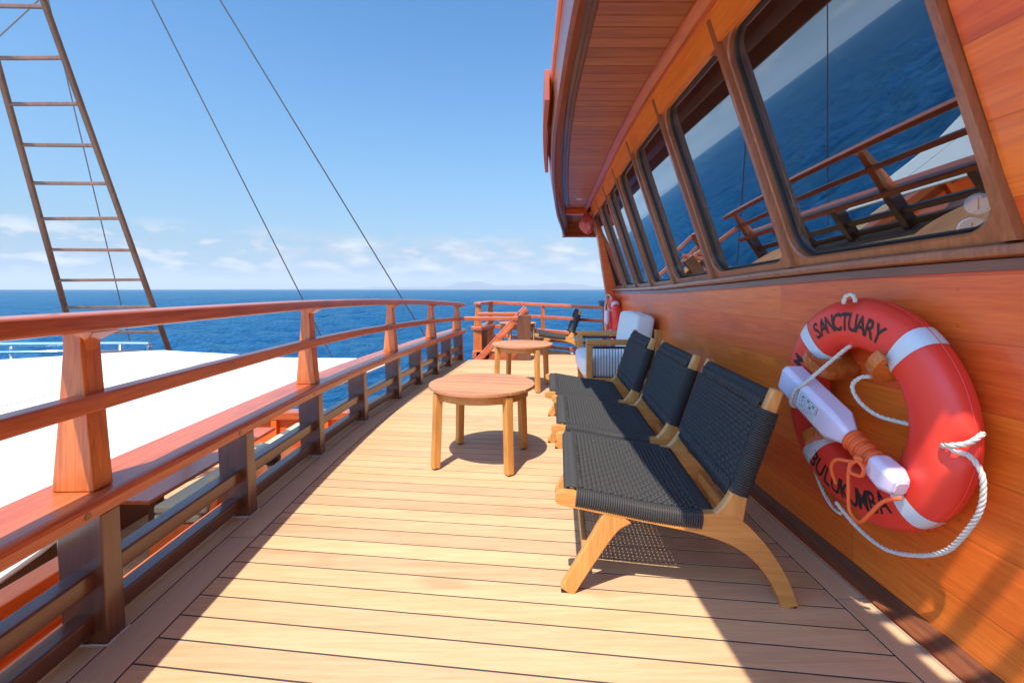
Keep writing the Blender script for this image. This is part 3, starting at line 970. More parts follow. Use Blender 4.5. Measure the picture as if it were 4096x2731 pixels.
for k, d in enumerate(LP):
    t, n = tangent(d)
    c = Vector((rail_x(d), d, 0))
    hw = 0.036
    mb = MB()
    def sec(a0, a1, z, h=hw):
        return [c + n * a0 - t * h + Vector((0, 0, z)), c + n * a1 - t * h + Vector((0, 0, z)), c + n * a1 + t * h + Vector((0, 0, z)), c + n * a0 + t * h + Vector((0, 0, z))]
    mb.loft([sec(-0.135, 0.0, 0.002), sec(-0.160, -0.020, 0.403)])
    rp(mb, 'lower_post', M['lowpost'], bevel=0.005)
    if k % 2 == 1:
        mb = MB()
        zt = 0.9695 - TOPW(d)
        mb.loft([sec(-0.170, -0.040, 0.473), sec(-0.152, -0.060, 0.69), sec(-0.136, -0.080, zt - 0.05), sec(-0.136, -0.078, zt, 0.040)])
        rp(mb, 'upper_post', M['railZ'], bevel=0.005)
        mb = MB()
        b = c + Vector((0, 0, zt - 0.001))
        mb.loft([[b + n * -0.089 - t * 0.012 - Vector((0, 0, 0.085)), b + n * -0.083 - t * 0.012 - Vector((0, 0, 0.085)), b + n * -0.083 + t * 0.012 - Vector((0, 0, 0.085)), b + n * -0.089 + t * 0.012 - Vector((0, 0, 0.085))],
                 [b + n * -0.09 - t * 0.028 - Vector((0, 0, 0.03)), b + n * -0.074 - t * 0.028 - Vector((0, 0, 0.03)), b + n * -0.074 + t * 0.028 - Vector((0, 0, 0.03)), b + n * -0.09 + t * 0.028 - Vector((0, 0, 0.03))],
                 [b + n * -0.10 - t * 0.050, b + n * -0.030 - t * 0.050, b + n * -0.030 + t * 0.050, b + n * -0.10 + t * 0.050]])
        rp(mb, 'knee', M['railZ'], bevel=0.004)
    if 1.0 < d < 4.0:
        mb = MB()
        loop = []
        for a0, b0, a1, b1 in ((-0.139, -0.040, 0.004, -0.040), (0.004, -0.040, 0.004, 0.040), (0.004, 0.040, -0.139, 0.040), (-0.139, 0.040, -0.139, -0.040)):
            for q in range(8):
                u = q / 8
                loop.append(c + n * (a0 + (a1 - a0) * u + random.uniform(-0.0015, 0.0015)) + t * (b0 + (b1 - b0) * u + random.uniform(-0.0015, 0.0015)) + Vector((0, 0, 0.003)))
        mb.tube(loop, [random.uniform(0.0028, 0.0052) for _ in loop], 5, closed=True)
        rp(mb, 'sealant_bead', M['sealant'], smooth_all=True)
# dowel plugs on the cap rail's inner face
for d in (1.36, 2.15, 2.95, 3.73):
    mb = MB()
    t, n = tangent(d)
    c = Vector((rail_x(d), d, 0.422)) + n * -0.0165
    mb.tube([c, c + n * 0.0015], 0.011, 14)
    rp(mb, 'dowel_plug', M['darkY'])

# ================================================================== FAR RAILING AND STAIRS
fr_ = thing('far_railing', 'varnished railing across the far end of the deck beyond the stairwell', 'railing', (0.4, 8.6, 0))
def fp(mb, name, mat, **kw):
    o = mb.build(name, mat, fr_, **kw); o.location = (-0.4, -8.6, 0); return o
A = Vector((-0.62, 8.22)); B = Vector((-0.43, 9.12)); C_ = Vector((1.56, 7.52))
def bar(mb, p, q, w, z0, z1, zq0=None, zq1=None, ext=0.0):
    p, q = Vector(p), Vector(q)
    t = (q - p).normalized(); n = Vector((t.y, -t.x)) * (w / 2)
    p = p - t * ext; q = q + t * ext
    zq0 = z0 if zq0 is None else zq0; zq1 = z1 if zq1 is None else zq1
    mb.loft([[(*(p - n), z0), (*(p + n), z0), (*(p + n), z1), (*(p - n), z1)], [(*(q - n), zq0), (*(q + n), zq0), (*(q + n), zq1), (*(q - n), zq1)]])
    return mb
mb = MB(); bar(mb, A, B, 0.13, 0.815, 0.868, ext=0.04); fp(mb, 'top_rail', M['railY'], bevel=0.010)
mb = MB(); bar(mb, B, C_, 0.085, 0.805, 0.868, 0.765, 0.825, ext=0.0); fp(mb, 'top_rail', M['railX'], bevel=0.010)
mb = MB(); bar(mb, A, B, 0.08, 0.60, 0.66); fp(mb, 'middle_rail', M['railY'], bevel=0.008)
mb = MB(); bar(mb, B, C_, 0.06, 0.585, 0.645, 0.545, 0.60); fp(mb, 'middle_rail', M['railX'], bevel=0.008)
mb = MB(); bar(mb, A, B, 0.22, 0.36, 0.43, ext=0.05); fp(mb, 'cap_rail', M['railY'], bevel=0.012)
mb = MB(); bar(mb, B, C_, 0.10, 0.33, 0.40, 0.29, 0.35); fp(mb, 'cap_rail', M['railX'], bevel=0.010)
for z in (0.185, 0.06):
    mb = MB(); bar(mb, B, C_, 0.055, z - 0.03, z + 0.03); fp(mb, 'lower_rail', M['railX'], bevel=0.006)
for P, w in ((A + Vector((0.01, 0.03)), 1), (B + Vector((0.0, -0.02)), 1)):
    mb = MB()
    x, y = P
    mb.loft([[(x - 0.075, y - 0.037, 0.43), (x + 0.055, y - 0.037, 0.43), (x + 0.055, y + 0.037, 0.43), (x - 0.075, y + 0.037, 0.43)],
             [(x - 0.04, y - 0.037, 0.815), (x + 0.05, y - 0.037, 0.815), (x + 0.05, y + 0.037, 0.815), (x - 0.04, y + 0.037, 0.815)]])
    fp(mb, 'upper_post', M['railZ'], bevel=0.006)
    mb = MB(); mb.box((x - 0.01, y, 0.18), (0.15, 0.09, 0.36)); fp(mb, 'lower_post', M['railZ'], bevel=0.006)
mb = MB(); mb.box((-0.53, 8.68, 0.18), (0.12, 0.08, 0.36)); fp(mb, 'lower_post', M['lowpost'], bevel=0.006)
for u in (0.5, 0.985):
    P = B.lerp(C_, u)
    mb = MB(); mb.box((P.x, P.y, 0.40), (0.062, 0.062, 0.80)); fp(mb, 'stanchion', M['railZ'], bevel=0.006)
mb = MB(); mb.box((-0.55, 8.52, -0.06), (0.30, 1.0, 0.13)); fp(mb, 'plinth', M['railX'], bevel=0.006)

st = thing('stairs', 'varnished companionway steps with a sloping handrail rising from the stairwell', 'stairs', (0.0, 7.5, 0))
def sp(mb, name, mat, **kw):
    o = mb.build(name, mat, st, **kw); o.location = (0, -7.5, 0); return o
for y in (7.16, 7.98):
    mb = MB()
    p, q = Vector((-0.62, -0.14)), Vector((0.235, 0.79))
    t = (q - p).normalized(); n = Vector((-t.y, t.x)) * 0.036
    p2 = p - t * 0.9
    mb.loft([[(p2.x - n.x, y - 0.03, p2.y - n.y), (p2.x - n.x, y + 0.03, p2.y - n.y), (p2.x + n.x, y + 0.03, p2.y + n.y), (p2.x + n.x, y - 0.03, p2.y + n.y)],
             [(q.x - n.x, y - 0.03, q.y - n.y), (q.x - n.x, y + 0.03, q.y - n.y), (q.x + n.x, y + 0.03, q.y + n.y), (q.x + n.x, y - 0.03, q.y + n.y)]])
    sp(mb, 'handrail', M['railX'], bevel=0.016, segs=3)
    mb = MB()
    p, q = Vector((-0.9, -1.35)), Vector((0.20, -0.02))
    t = (q - p).normalized(); n = Vector((-t.y, t.x)) * 0.09
    mb.loft([[(p.x - n.x, y - 0.02, p.y - n.y), (p.x - n.x, y + 0.02, p.y - n.y), (p.x + n.x, y + 0.02, p.y + n.y), (p.x + n.x, y - 0.02, p.y + n.y)],
             [(q.x - n.x, y - 0.02, q.y - n.y), (q.x - n.x, y + 0.02, q.y - n.y), (q.x + n.x, y + 0.02, q.y + n.y), (q.x + n.x, y - 0.02, q.y + n.y)]])
    sp(mb, 'stringer', M['darkY'], bevel=0.004)
    mb = MB(); mb.box((0.19, y - 0.10 if y < 7.5 else y, 0.35), (0.20, 0.07, 0.70)); pp = sp(mb, 'newel_post', M['lowpost'], bevel=0.008)
    mb = MB(); mb.box((0.19, y - 0.10 if y < 7.5 else y, 0.193), (0.204, 0.074, 0.02)); mb.build('white_band', M['white'], pp)
    mb = MB(); mb.box((-0.245 if y < 7.5 else -0.155, y - 0.02 if y < 7.5 else y + 0.04, 0.640 if y < 7.5 else 0.662), (1.09 if y < 7.5 else 0.90, 0.055, 0.062)); sp(mb, 'guard_rail', M['railX'], bevel=0.012, segs=3)
for k in range(5):
    mb = MB(); mb.box((0.02 - 0.21 * k, 7.57, -0.22 - 0.254 * k), (0.22, 0.78, 0.035)); sp(mb, 'tread', M['trimX'], bevel=0.004)
mb = MB()
mb.box((-0.2, 8.05, -0.13), (0.86, 0.06, 0.26)); mb.box((0.22, 7.57, -0.13), (0.04, 0.9, 0.26))
sp(mb, 'coaming', M['railX'], bevel=0.004)

# ================================================================== AWNING, LADDER, STAYS
aw = thing('awning', 'flat white canvas awning stretched below and beyond the left railing', 'awning', (-4, 3, 0.2))
def far_edge(x):
    P = [(-12, 3.3), (-6.1, 5.42), (-4.85, 6.3), (-2.9, 5.62), (-1.2, 5.48)]
    for (a, ya), (b, yb) in zip(P, P[1:]):
        if x <= b:
            return ya + (yb - ya) * (x - a) / (b - a)
    return P[-1][1]
def aw_pt(u, v):
    """u 0 at the railing .. 1 far left; v 0 behind .. 1 far edge"""
    y0 = -3.0
    x = -1.55 - u * 7.5
    yf = far_edge(x)
    y = y0 + (yf - y0) * v
    xn = rail_x(min(y, 5.5)) - 0.24 - min(0.12, max(0.0, 0.27 * (y - 1.33)))
    x = xn + (-9.0 - xn) * u
    yf = far_edge(x); y = y0 + (yf - y0) * v
    z = 0.255 - 0.012 * math.sin(math.pi * u * 4) ** 2 * math.sin(math.pi * v) + 0.006 * noise.noise(Vector((x, y, 0)))
    return Vector((x, y, z))
mb = MB()
NU, NV = 90, 50
grid = [[aw_pt(i / NU, j / NV) for i in range(NU + 1)] for j in range(NV + 1)]
mb.loft(grid, closed=False)
o = mb.build('canvas', M['canvas'], aw, smooth_all=True); o.location = (4, -3, -0.2)
mb = MB()
for v in (0.30, 0.55, 0.78, 0.955):
    mb.tube([aw_pt(u, v) + Vector((0, 0, 0.002)) for u in frange(0, 1, 60)], 0.0035, 5)
for u in (0.28, 0.62):
    mb.tube([aw_pt(u, v) + Vector((0, 0, 0.002)) for v in frange(0, 1, 40)], 0.0035, 5)
o = mb.build('seam', M['welt'], aw); o.location = (4, -3, -0.2)
mb = MB()
mb.tube([aw_pt(0, v) + Vector((0, 0, -0.004)) for v in frange(0, 1, 40)], 0.012, 8)
mb.tube([aw_pt(u, 1) + Vector((0, 0, -0.004)) for u in frange(0, 1, 60)], 0.010, 8)
o = mb.build('edge_rope', M['canvas'], aw); o.location = (4, -3, -0.2)

# steel tube frame beyond the awning
tb = thing('steel_rail', 'double polished steel tube rail standing beyond the white awning', 'rail', (-6.4, 6.9, 0))
mb = MB()
mb.tube(smooth([(-9.5, 6.70, 0.27), (-6.5, 6.9, 0.275), (-5.62, 6.95, 0.27), (-5.55, 6.96, 0.25), (-5.55, 6.96, 0.16)], 5), 0.036, 12)
o = mb.build('upper_tube', M['steel'], tb, smooth_all=True); o.location = (6.4, -6.9, 0)
mb = MB()
mb.tube([(-9.5, 6.66, 0.155), (-5.62, 6.93, 0.165)], 0.022, 10)
o = mb.build('lower_tube', M['steel'], tb, smooth_all=True); o.location = (6.4, -6.9, 0)
for x in (-5.95, -7.6):
    mb = MB(); mb.tube([(x, 6.92, 0.26), (x, 6.92, -2.2)], 0.03, 8); o = mb.build('stanchion', M['steel'], tb, smooth_all=True); o.location = (6.4, -6.9, 0)

# rope-and-rung shroud ladder
lad = thing('shroud_ladder', 'tall raking wooden rung ladder rising to the rigging at far left', 'ladder', (-5.8, 7.4, 0))
def px3(u, v, d):
    return Vector(((u - 1176) / 1045 * d, d, 1.1 - (v - 664) / 1045 * d))
Lr0, Lr1 = px3(388, 803, 7.3), px3(103, 10, 4.75)
Ll0, Ll1 = px3(176, 803, 7.3), px3(-44, 10, 4.75)
mbs = []
for a, b in ((Lr0, Lr1), (Ll0, Ll1)):
    d = b - a
    mb = MB(); mb.tube([a - d * 0.6, a, b, b + d * 0.9], [0.041, 0.039, 0.032, 0.024], 10)
    o = mb.build('side_pole', M['shroud'], lad, smooth_all=True); o.location = (5.8, -7.4, 0)
def lerp_inv(a, b, v):
    # point on the line a-b that appears at picture height v
    lo, hi = 0.0, 2.2
    for _ in range(40):
        m = (lo + hi) / 2
        p = a + (b - a) * m
        y = 664 + (1.1 - p.z) * 1045 / p.y
        if y > v: lo = m
        else: hi = m
    return a + (b - a) * ((lo + hi) / 2)
tr = []
for v in (762, 698, 628, 552, 475, 392, 305, 214, 118, 16):
    p = lerp_inv(Lr0, Lr1, v)
    t = (p - Lr0).length / (Lr1 - Lr0).length
    tr.append(t)
step = (tr[-1] - tr[0]) / 9
for k in range(14):
    t = tr[0] + step * k
    a, b = Lr0 + (Lr1 - Lr0) * t, Ll0 + (Ll1 - Ll0) * t
    mb = MB()
    dd = (b - a).normalized()
    a, b = a - dd * 0.01, b + dd * 0.01
    hw, hh = 0.014, 0.021
    tz = Vector((0, 0, 1)); ty = dd.cross(tz).normalized()
    j = Vector((0, 0, random.uniform(-0.012, 0.012)))
    mb.loft([[a + ty * sx * hw + tz * sz * hh for sx, sz in ((-1, -1), (1, -1), (1, 1), (-1, 1))], [b + j + ty * sx * hw + tz * sz * hh for sx, sz in ((-1, -1), (1, -1), (1, 1), (-1, 1))]])
    o = mb.build('rung', M['shroud'], lad, bevel=0.004, segs=1); o.location = (5.8, -7.4, 0)

def stay(name, label, p, q, r, ext0=0.0, ext1=1.5, mat='cable', cat='stay', grp='wire stays of the rigging'):
    d = q - p
    mb = MB(); mb.tube([p - d * ext0, q + d * ext1], r, 6)
    return tag(mb.build(name, M[mat], smooth_all=True), label, cat, grp)
stay('stay_wire', 'thin wire stay slanting down beside the ladder, left of two', px3(723, 742, 8.0), px3(348, 0, 5.6), 0.0095, 0.35)
stay('stay_wire', 'thin wire stay slanting down to the middle of the railing, right of two', px3(978, 775, 9.5), px3(505, 0, 6.2), 0.0115, 0.30)
stay('halyard', 'thin grey line hanging behind the rungs of the ladder', px3(300, 790, 7.6), px3(118, 30, 5.6), 0.007, 0.0, 1.2, 'cable', 'line', 'thin lines near the ladder')
stay('halyard', 'short grey line crossing the top left corner above the ladder', px3(-60, 138, 5.5), px3(92, -2, 5.5), 0.009, 6.0, 9.0, 'cable', 'line', 'thin lines near the ladder')

# ================================================================== LOUNGE CHAIRS
CW = 0.72                                                     # width over the side frames
def prof_strip(mb, cl, y0, y1):
    """Extrude a centreline with widths [(s, z, w)] between y0 and y1."""
    P = smooth([Vector((s, z, w)) for s, z, w in cl], 5)
    L, Rr = [], []
    for k, p in enumerate(P):
        a, b = P[max(k - 1, 0)], P[min(k + 1, len(P) - 1)]
        t = Vector((b.x - a.x, b.y - a.y)).normalized()
        n = Vector((-t.y, t.x)) * (p.z / 2)
        L.append((p.x + n.x, p.y + n.y)); Rr.append((p.x - n.x, p.y - n.y))
    rings = []
    for (lx, lz), (rx, rz) in zip(L, Rr):
        rings.append([(lx, y0, lz), (rx, y0, rz), (rx, y1, rz), (lx, y1, lz)])
    mb.loft(rings)
    return mb
def catm(tab):
    return table(tab)
seat_z = catm([(-0.045, 0.366), (0.0, 0.368), (0.157, 0.345), (0.30, 0.322), (0.45, 0.308), (0.56, 0.305)])
def weave_panel(mb, P, nu, nv, wu, wv, amp, Nrm):
    """Plain weave of flat-oval cords over the surface P(u, v), u and v in 0..1."""
    def strand(along_u, j, cnt, other, width, phase):
        c = (j + 0.5) / cnt
        rows = []
        for i in range(other * 2 + 1):
            s = i / (other * 2)
            z = amp * math.cos(math.pi * (s * other - 0.5)) * (1 if (j + phase) % 2 else -1)
            row = []
            for e, dz in ((-0.5, -0.35), (-0.22, 0.25), (0.22, 0.25), (0.5, -0.35)):
                cc = c + e * width / cnt
                uv = (s, cc) if along_u else (cc, s)
                row.append(P(*uv) + Nrm(*uv) * (z + dz * amp))
            rows.append(row)
        mb.loft(rows, closed=False)
    for j in range(nv):
        strand(True, j, nv, nu, wv, 0)
    for j in range(nu):
        strand(False, j, nu, nv, wu, 1)
    return mb
def ring_loop(mb, c, ex, ez, hx, hz, r, n=10, seg=5):
    """One turn of cord round a rounded bar; ex, ez span the loop's plane."""
    pts = []
    for i in range(n):
        a = 2 * math.pi * (i + 0.5) / n
        cx, cz = math.cos(a), math.sin(a)
        k = 1.0 / max(abs(cx), abs(cz)) ** 0.72
        pts.append(c + ex * (cx * k * hx) + ez * (cz * k * hz))
    mb.tube(pts, r, seg, closed=True)
def make_chair(loc, rz, label):
    t = thing('lounge_chair', label, 'chair', loc, rz, 'black corded lounge chairs on the deck')
    fw = 0.036
    for y in (0.0, CW - fw):
        mb = MB()
        prof_strip(mb, [(-0.050, 0.342, 0.018), (-0.043, 0.342, 0.034), (-0.028, 0.341, 0.046), (0.0, 0.338, 0.050), (0.157, 0.316, 0.054), (0.35, 0.288, 0.058), (0.45, 0.276, 0.068), (0.555, 0.262, 0.096), (0.63, 0.212, 0.076), (0.685, 0.150, 0.062), (0.728, 0.080, 0.055), (0.757, 0.003, 0.054)], y, y + fw)
        mb.build('side_frame', M['teakX'], t, bevel=0.009, segs=3)
        mb = MB()
        prof_strip(mb, [(0.185, 0.300, 0.105), (0.150, 0.262, 0.078), (0.110, 0.198, 0.064), (0.050, 0.100, 0.058), (-0.008, 0.003, 0.055)], y + 0.001, y + fw - 0.001)
        mb.build('front_leg', M['teakZ'], t, bevel=0.008, segs=3)
        mb = MB()
        prof_strip(mb, [(0.545, 0.268, 0.125), (0.575, 0.335, 0.078), (0.605, 0.42, 0.054), (0.650, 0.55, 0.047), (0.695, 0.68, 0.046), (0.722, 0.752, 0.040)], y + 0.001, y + fw - 0.001)
        mb.build('back_post', M['teakZ'], t, bevel=0.011, segs=3)
        mb = MB(); mb.box((0.757, y + fw / 2, 0.002), (0.045, fw * 0.8, 0.004)); mb.box((-0.006, y + fw / 2, 0.002), (0.045, fw * 0.8, 0.004))
        mb.build('foot_pad', M['foot'], t)
    for (s, z, a, b) in ((0.02, 0.335, 0.03, 0.036), (0.515, 0.262, 0.03, 0.04), (0.06, 0.13, 0.022, 0.05), (0.705, 0.705, 0.026, 0.04), (0.585, 0.372, 0.026, 0.036), (0.66, 0.175, 0.022, 0.045)):
        mb = MB(); mb.box((s, CW / 2, z), (a, CW - 2 * fw + 0.004, b)); mb.build('stretcher', M['teakY'], t, bevel=0.005)
    # seat
    s0, s1 = 0.018, 0.470
    y0, y1 = 0.040, CW - 0.040
    def P(u, v):
        s = s0 + (s1 - s0) * u
        return Vector((s, y0 + (y1 - y0) * v, seat_z(s) + 0.004 - 0.016 * math.sin(math.pi * v) * math.sin(math.pi * u)))
    def N(u, v):
        return Vector((0.12, 0, 1)).normalized()
    mb = MB()
    weave_panel(mb, P, 25, 26, 0.86, 0.68, 0.0066, N)
    for yy in (fw / 2, CW - fw / 2):                         # cord wound round the side rails
        k = 0
        s = 0.028
        while s < 0.468:
            zc = (seat_z(s) + 0.262 - 0.00) / 2
            top = seat_z(s) + 0.006
            bot = top - 0.057
            ring_loop(mb, Vector((s, yy, (top + bot) / 2)), Vector((0, 1, 0)), Vector((0.1, 0, 1)), 0.0215, 0.0285, 0.0046)
            s += 0.0082
    nf = 44
    for k in range(nf):                                      # cord wound round the front and rear bars
        yy = y0 + 0.004 + (y1 - y0 - 0.008) * k / (nf - 1) + random.uniform(-0.001, 0.001)
        ring_loop(mb, Vector((0.012, yy, seat_z(0.01) - 0.019)), Vector((1, 0, -0.1)), Vector((0, 0, 1)), 0.026, 0.024, 0.0046)
        mb.tube([Vector((0.0, yy, seat_z(0.0) + 0.006)), Vector((0.025, yy, seat_z(0.025) + 0.006)), Vector((0.052, yy + 0.004 * (-1) ** k, seat_z(0.05) + 0.004))], 0.0044, 5)
        ring_loop(mb, Vector((0.500, yy, 0.282)), Vector((1, 0, -0.2)), Vector((0, 0, 1)), 0.024, 0.026, 0.0046)
        mb.tube([Vector((0.50, yy, 0.307)), Vector((0.478, yy, seat_z(0.478) + 0.004)), Vector((0.448, yy + 0.004 * (-1) ** k, seat_z(0.448) + 0.003))], 0.0044, 5)
    mb.build('seat', M['cord'], t, smooth_all=True)
    # back
    def bc(h):                                                # post centre line: s at height h
        return table([(0.335, 0.575), (0.42, 0.605), (0.55, 0.650), (0.68, 0.695), (0.752, 0.722)])(h)
    h0, h1 = 0.385, 0.712
    def PB(u, v):
        h = h0 + (h1 - h0) * u
        return Vector((bc(h) - 0.026 + 0.012 * math.sin(math.pi * v) * math.sin(math.pi * u), y0 + (y1 - y0) * v, h))
    def NB(u, v):
        return Vector((-1, 0, 0.33)).normalized()
    mb = MB()
    weave_panel(mb, PB, 19, 26, 0.86, 0.68, 0.0066, NB)
    for yy in (fw / 2, CW - fw / 2):
        h = 0.385
        while h < 0.672:
            ring_loop(mb, Vector((bc(h), yy, h)), Vector((0, 1, 0)), Vector((1, 0, -0.33)).normalized(), 0.0215, 0.0285, 0.0046)
            h += 0.0082
    for k in range(nf):
        yy = y0 + 0.004 + (y1 - y0 - 0.008) * k / (nf - 1) + random.uniform(-0.001, 0.001)
        ring_loop(mb, Vector((bc(0.708) + 0.002, yy, 0.709)), Vector((1, 0, -0.33)).normalized(), Vector((0.33, 0, 1)).normalized(), 0.024, 0.030, 0.0046)
        mb.tube([PB(1.02, 0) * 1 + Vector((-0.003, yy - y0, 0.004)), PB(0.90, 0) + Vector((-0.003, yy - y0 + 0.004 * (-1) ** k, 0))], 0.0044, 5)
        ring_loop(mb, Vector((bc(0.372) + 0.002, yy, 0.374)), Vector((1, 0, -0.33)).normalized(), Vector((0.33, 0, 1)).normalized(), 0.024, 0.026, 0.0046)
        mb.tube([PB(-0.05, 0) + Vector((-0.003, yy - y0, 0)), PB(0.10, 0) + Vector((-0.003, yy - y0 + 0.004 * (-1) ** k, 0))], 0.0044, 5)
    mb.build('backrest', M['cord'], t, smooth_all=True)
    return t
chair = make_chair((0.206, 1.645, 0), R(-5.8), 'black corded teak lounge chair nearest the viewer, beside the large lifebuoy')
for loc, rz, lab in (((0.262, 2.455, 0), R(-5.2), 'black corded teak lounge chair in the middle of the row of three'),
                     ((0.285, 3.255, 0), R(-4.6), 'black corded teak lounge chair touching the white cushioned armchair'),
                     ((0.42, 7.55, 0), R(-2), 'black corded teak lounge chair standing alone before the far railing')):
    c = copy_tree(chair)
    c.location = loc; c.rotation_euler = (0, 0, rz); c['label'] = lab

# ================================================================== ARMCHAIR
ac = thing('armchair', 'square teak armchair with thick white cushions and corded sides against the wall', 'armchair', (0.70, 4.28, 0), R(-3))
AWd, AD, AH = 0.98, 0.70, 0.625
for y in (0.0, AWd - 0.05):
    mb = MB(); mb.loft([[(0.012, y + 0.008, 0.0), (0.047, y + 0.008, 0.0), (0.047, y + 0.042, 0.0), (0.012, y + 0.042, 0.0)], [(0, y, 0.26), (0.06, y, 0.26), (0.06, y + 0.05, 0.26), (0, y + 0.05, 0.26)], [(0, y, AH - 0.05), (0.06, y, AH - 0.05), (0.06, y + 0.05, AH - 0.05), (0, y + 0.05, AH - 0.05)]])
    mb.build('front_leg', M['teakZ'], ac, bevel=0.005)
    mb = MB(); mb.box((AD - 0.03, y + 0.025, 0.36), (0.06, 0.05, 0.72)); mb.build('rear_leg', M['teakZ'], ac, bevel=0.005)
    mb = MB(); mb.box((AD / 2, y + 0.025, AH - 0.025), (AD, 0.056, 0.05)); mb.build('armrest', M['teakX'], ac, bevel=0.006)
    mb = MB(); mb.box((AD / 2, y + 0.025, 0.235), (AD - 0.12, 0.045, 0.06)); mb.build('side_rail', M['teakX'], ac, bevel=0.005)
    mb = MB(); mb.box((AD / 2, y + 0.025, AH - 0.075), (AD - 0.12, 0.022, 0.02)); mb.build('side_bar', M['black'], ac)
    mb = MB()
    k = 0.085
    while k < AD - 0.07:
        mb.tube([(k, y + 0.025, 0.255), (k, y + 0.025, AH - 0.06)], 0.0032, 6)
        k += 0.0270
    mb.build('corded_side', M['cord'], ac, smooth_all=True)
mb = MB(); mb.box((0.03, AWd / 2, 0.245), (0.045, AWd - 0.10, 0.07)); mb.build('front_rail', M['teakY'], ac, bevel=0.005)
mb = MB(); mb.box((AD - 0.03, AWd / 2, 0.68), (0.04, AWd - 0.10, 0.07)); mb.build('back_rail', M['teakY'], ac, bevel=0.005)
mb = MB(); mb.box((AD / 2, AWd / 2, 0.225), (AD - 0.08, AWd - 0.12, 0.03)); mb.build('seat_board', M['teakX'], ac)
def cushion(name, c, s, r, rot=None, puff=0.02):
    """A filled cushion: box subdivided, rounded and slightly domed."""
    bm = bmesh.new()
    bmesh.ops.create_cube(bm, size=1.0)
    bmesh.ops.subdivide_edges(bm, edges=bm.edges[:], cuts=11, use_grid_fill=True)
    hx, hy, hz = s[0] / 2, s[1] / 2, s[2] / 2
    for v in bm.verts:
        p = Vector((v.co.x * 2, v.co.y * 2, v.co.z * 2))
        q = Vector((p.x * hx, p.y * hy, p.z * hz))
        core = Vector((max(-hx + r, min(hx - r, q.x)), max(-hy + r, min(hy - r, q.y)), max(-hz + r, min(hz - r, q.z))))
        d = q - core
        if d.length > 1e-6:
            d = d.normalized() * r
        w = core + d
        dome = lambda a, b: (1 - a * a) * (1 - b * b)
        if abs(p.z) > 0.99: w.z += math.copysign(puff * dome(p.x, p.y), p.z)
        if abs(p.y) > 0.99: w.y += math.copysign(puff * 0.5 * dome(p.x, p.z), p.y)
        if abs(p.x) > 0.99: w.x += math.copysign(puff * dome(p.y, p.z), p.x)
        w += Vector((0, 0, 1)) * 0.004 * noise.noise(w * 7)
        if rot is not None: w = rot @ w
        v.co = w + Vector(c)
    me = bpy.data.meshes.new(name); bm.to_mesh(me); bm.free(); me.materials.append(M['cushion'])
    me.shade_smooth()
    o = bpy.data.objects.new(name, me); COL.objects.link(o); o.parent = ac
    return o
cushion('seat_cushion', (0.285, AWd / 2, 0.345), (0.62, AWd - 0.112, 0.19), 0.045, None, 0.018)
cushion('back_cushion', (0.535, AWd / 2, 0.62), (0.19, AWd - 0.12, 0.46), 0.038, Matrix.Rotation(R(9), 3, 'Y'), 0.02)

# ================================================================== ROUND TABLES
def make_table(loc, rz, label):
    t = thing('side_table', label, 'table', loc, rz, 'low round slatted teak tables')
    H, r = 0.492, 0.342
    mb = MB()
    n = 7
    w = 2 * r / n
    for k in range(n):
        mb.cur = random.random()
        ya, yb = -r + k * w + 0.0025, -r + (k + 1) * w - 0.0025
        pts = []
        for y in frange(ya, yb, 8):
            pts.append((math.sqrt(max(0, r * r - y * y)), y))
        left = [(-x, y) for x, y in reversed(pts)]
        loop = pts + left
        mb.hexa([(x, y, H - 0.020) for x, y in loop], [(x, y, H) for x, y in loop])
    mb.build('tabletop', M['tabletop'], t, attr=True, bevel=0.0025, segs=2)
    mb = MB()
    ro_, ri = 0.300, 0.278
    mb.loop_loft([[(math.cos(a) * q, math.sin(a) * q, z) for q, z in ((ro_, H - 0.074), (ro_, H - 0.0205), (ri, H - 0.0205), (ri, H - 0.074))] for a in (2 * math.pi * i / 48 for i in range(48))])
    mb.build('apron', M['teakX'], t, smooth_ang=40)
    for k in range(4):
        a = R(45 + 90 * k)
        cx, cy = math.cos(a), math.sin(a)
        rot = Matrix.Rotation(a, 3, 'Z')
        mb = MB()
        def q(x, y, z): 
            return rot @ Vector((x, y, z))
        rings = []
        for z, xo, h in ((0.008, 0.350, 0.0230), (0.30, 0.339, 0.0240), (H - 0.028, 0.334, 0.0245)):
            rings.append([q(xo - 0.048, -h, z), q(xo, -h, z), q(xo, h, z), q(xo - 0.048, h, z)])
        mb.loft(rings)
        lg = mb.build('leg', M['teakZ'], t, bevel=0.005)
        mb = MB(); mb.loft([[q(0.29, -0.02, H - 0.085), q(0.29, 0.02, H - 0.085), q(0.29, 0.02, H - 0.0215), q(0.29, -0.02, H - 0.0215)], [q(0.235, -0.02, H - 0.076), q(0.235, 0.02, H - 0.076), q(0.235, 0.02, H - 0.0215), q(0.235, -0.02, H - 0.0215)]])
        mb.build('corner_block', M['teakX'], lg)
        mb = MB(); p = q(0.326, 0, 0.004); mb.tube([p - Vector((0, 0, 0.004)), p + Vector((0, 0, 0.006))], 0.016, 12)
        mb.build('foot_pad', M['foot'], lg)
    return t
tab = make_table((-0.195, 2.965, 0), R(-12), 'round slatted teak table nearest the viewer, casting its shadow on open deck')
t2 = copy_tree(tab); t2.location = (0.115, 5.12, 0); t2.rotation_euler = (0, 0, R(-16)); t2['label'] = 'round slatted teak table in the middle, beside the armchair'
t3 = copy_tree(tab); t3.location = (0.10, 8.33, 0); t3.rotation_euler = (0, 0, R(20)); t3['label'] = 'round teak table half hidden behind the stair handrail'

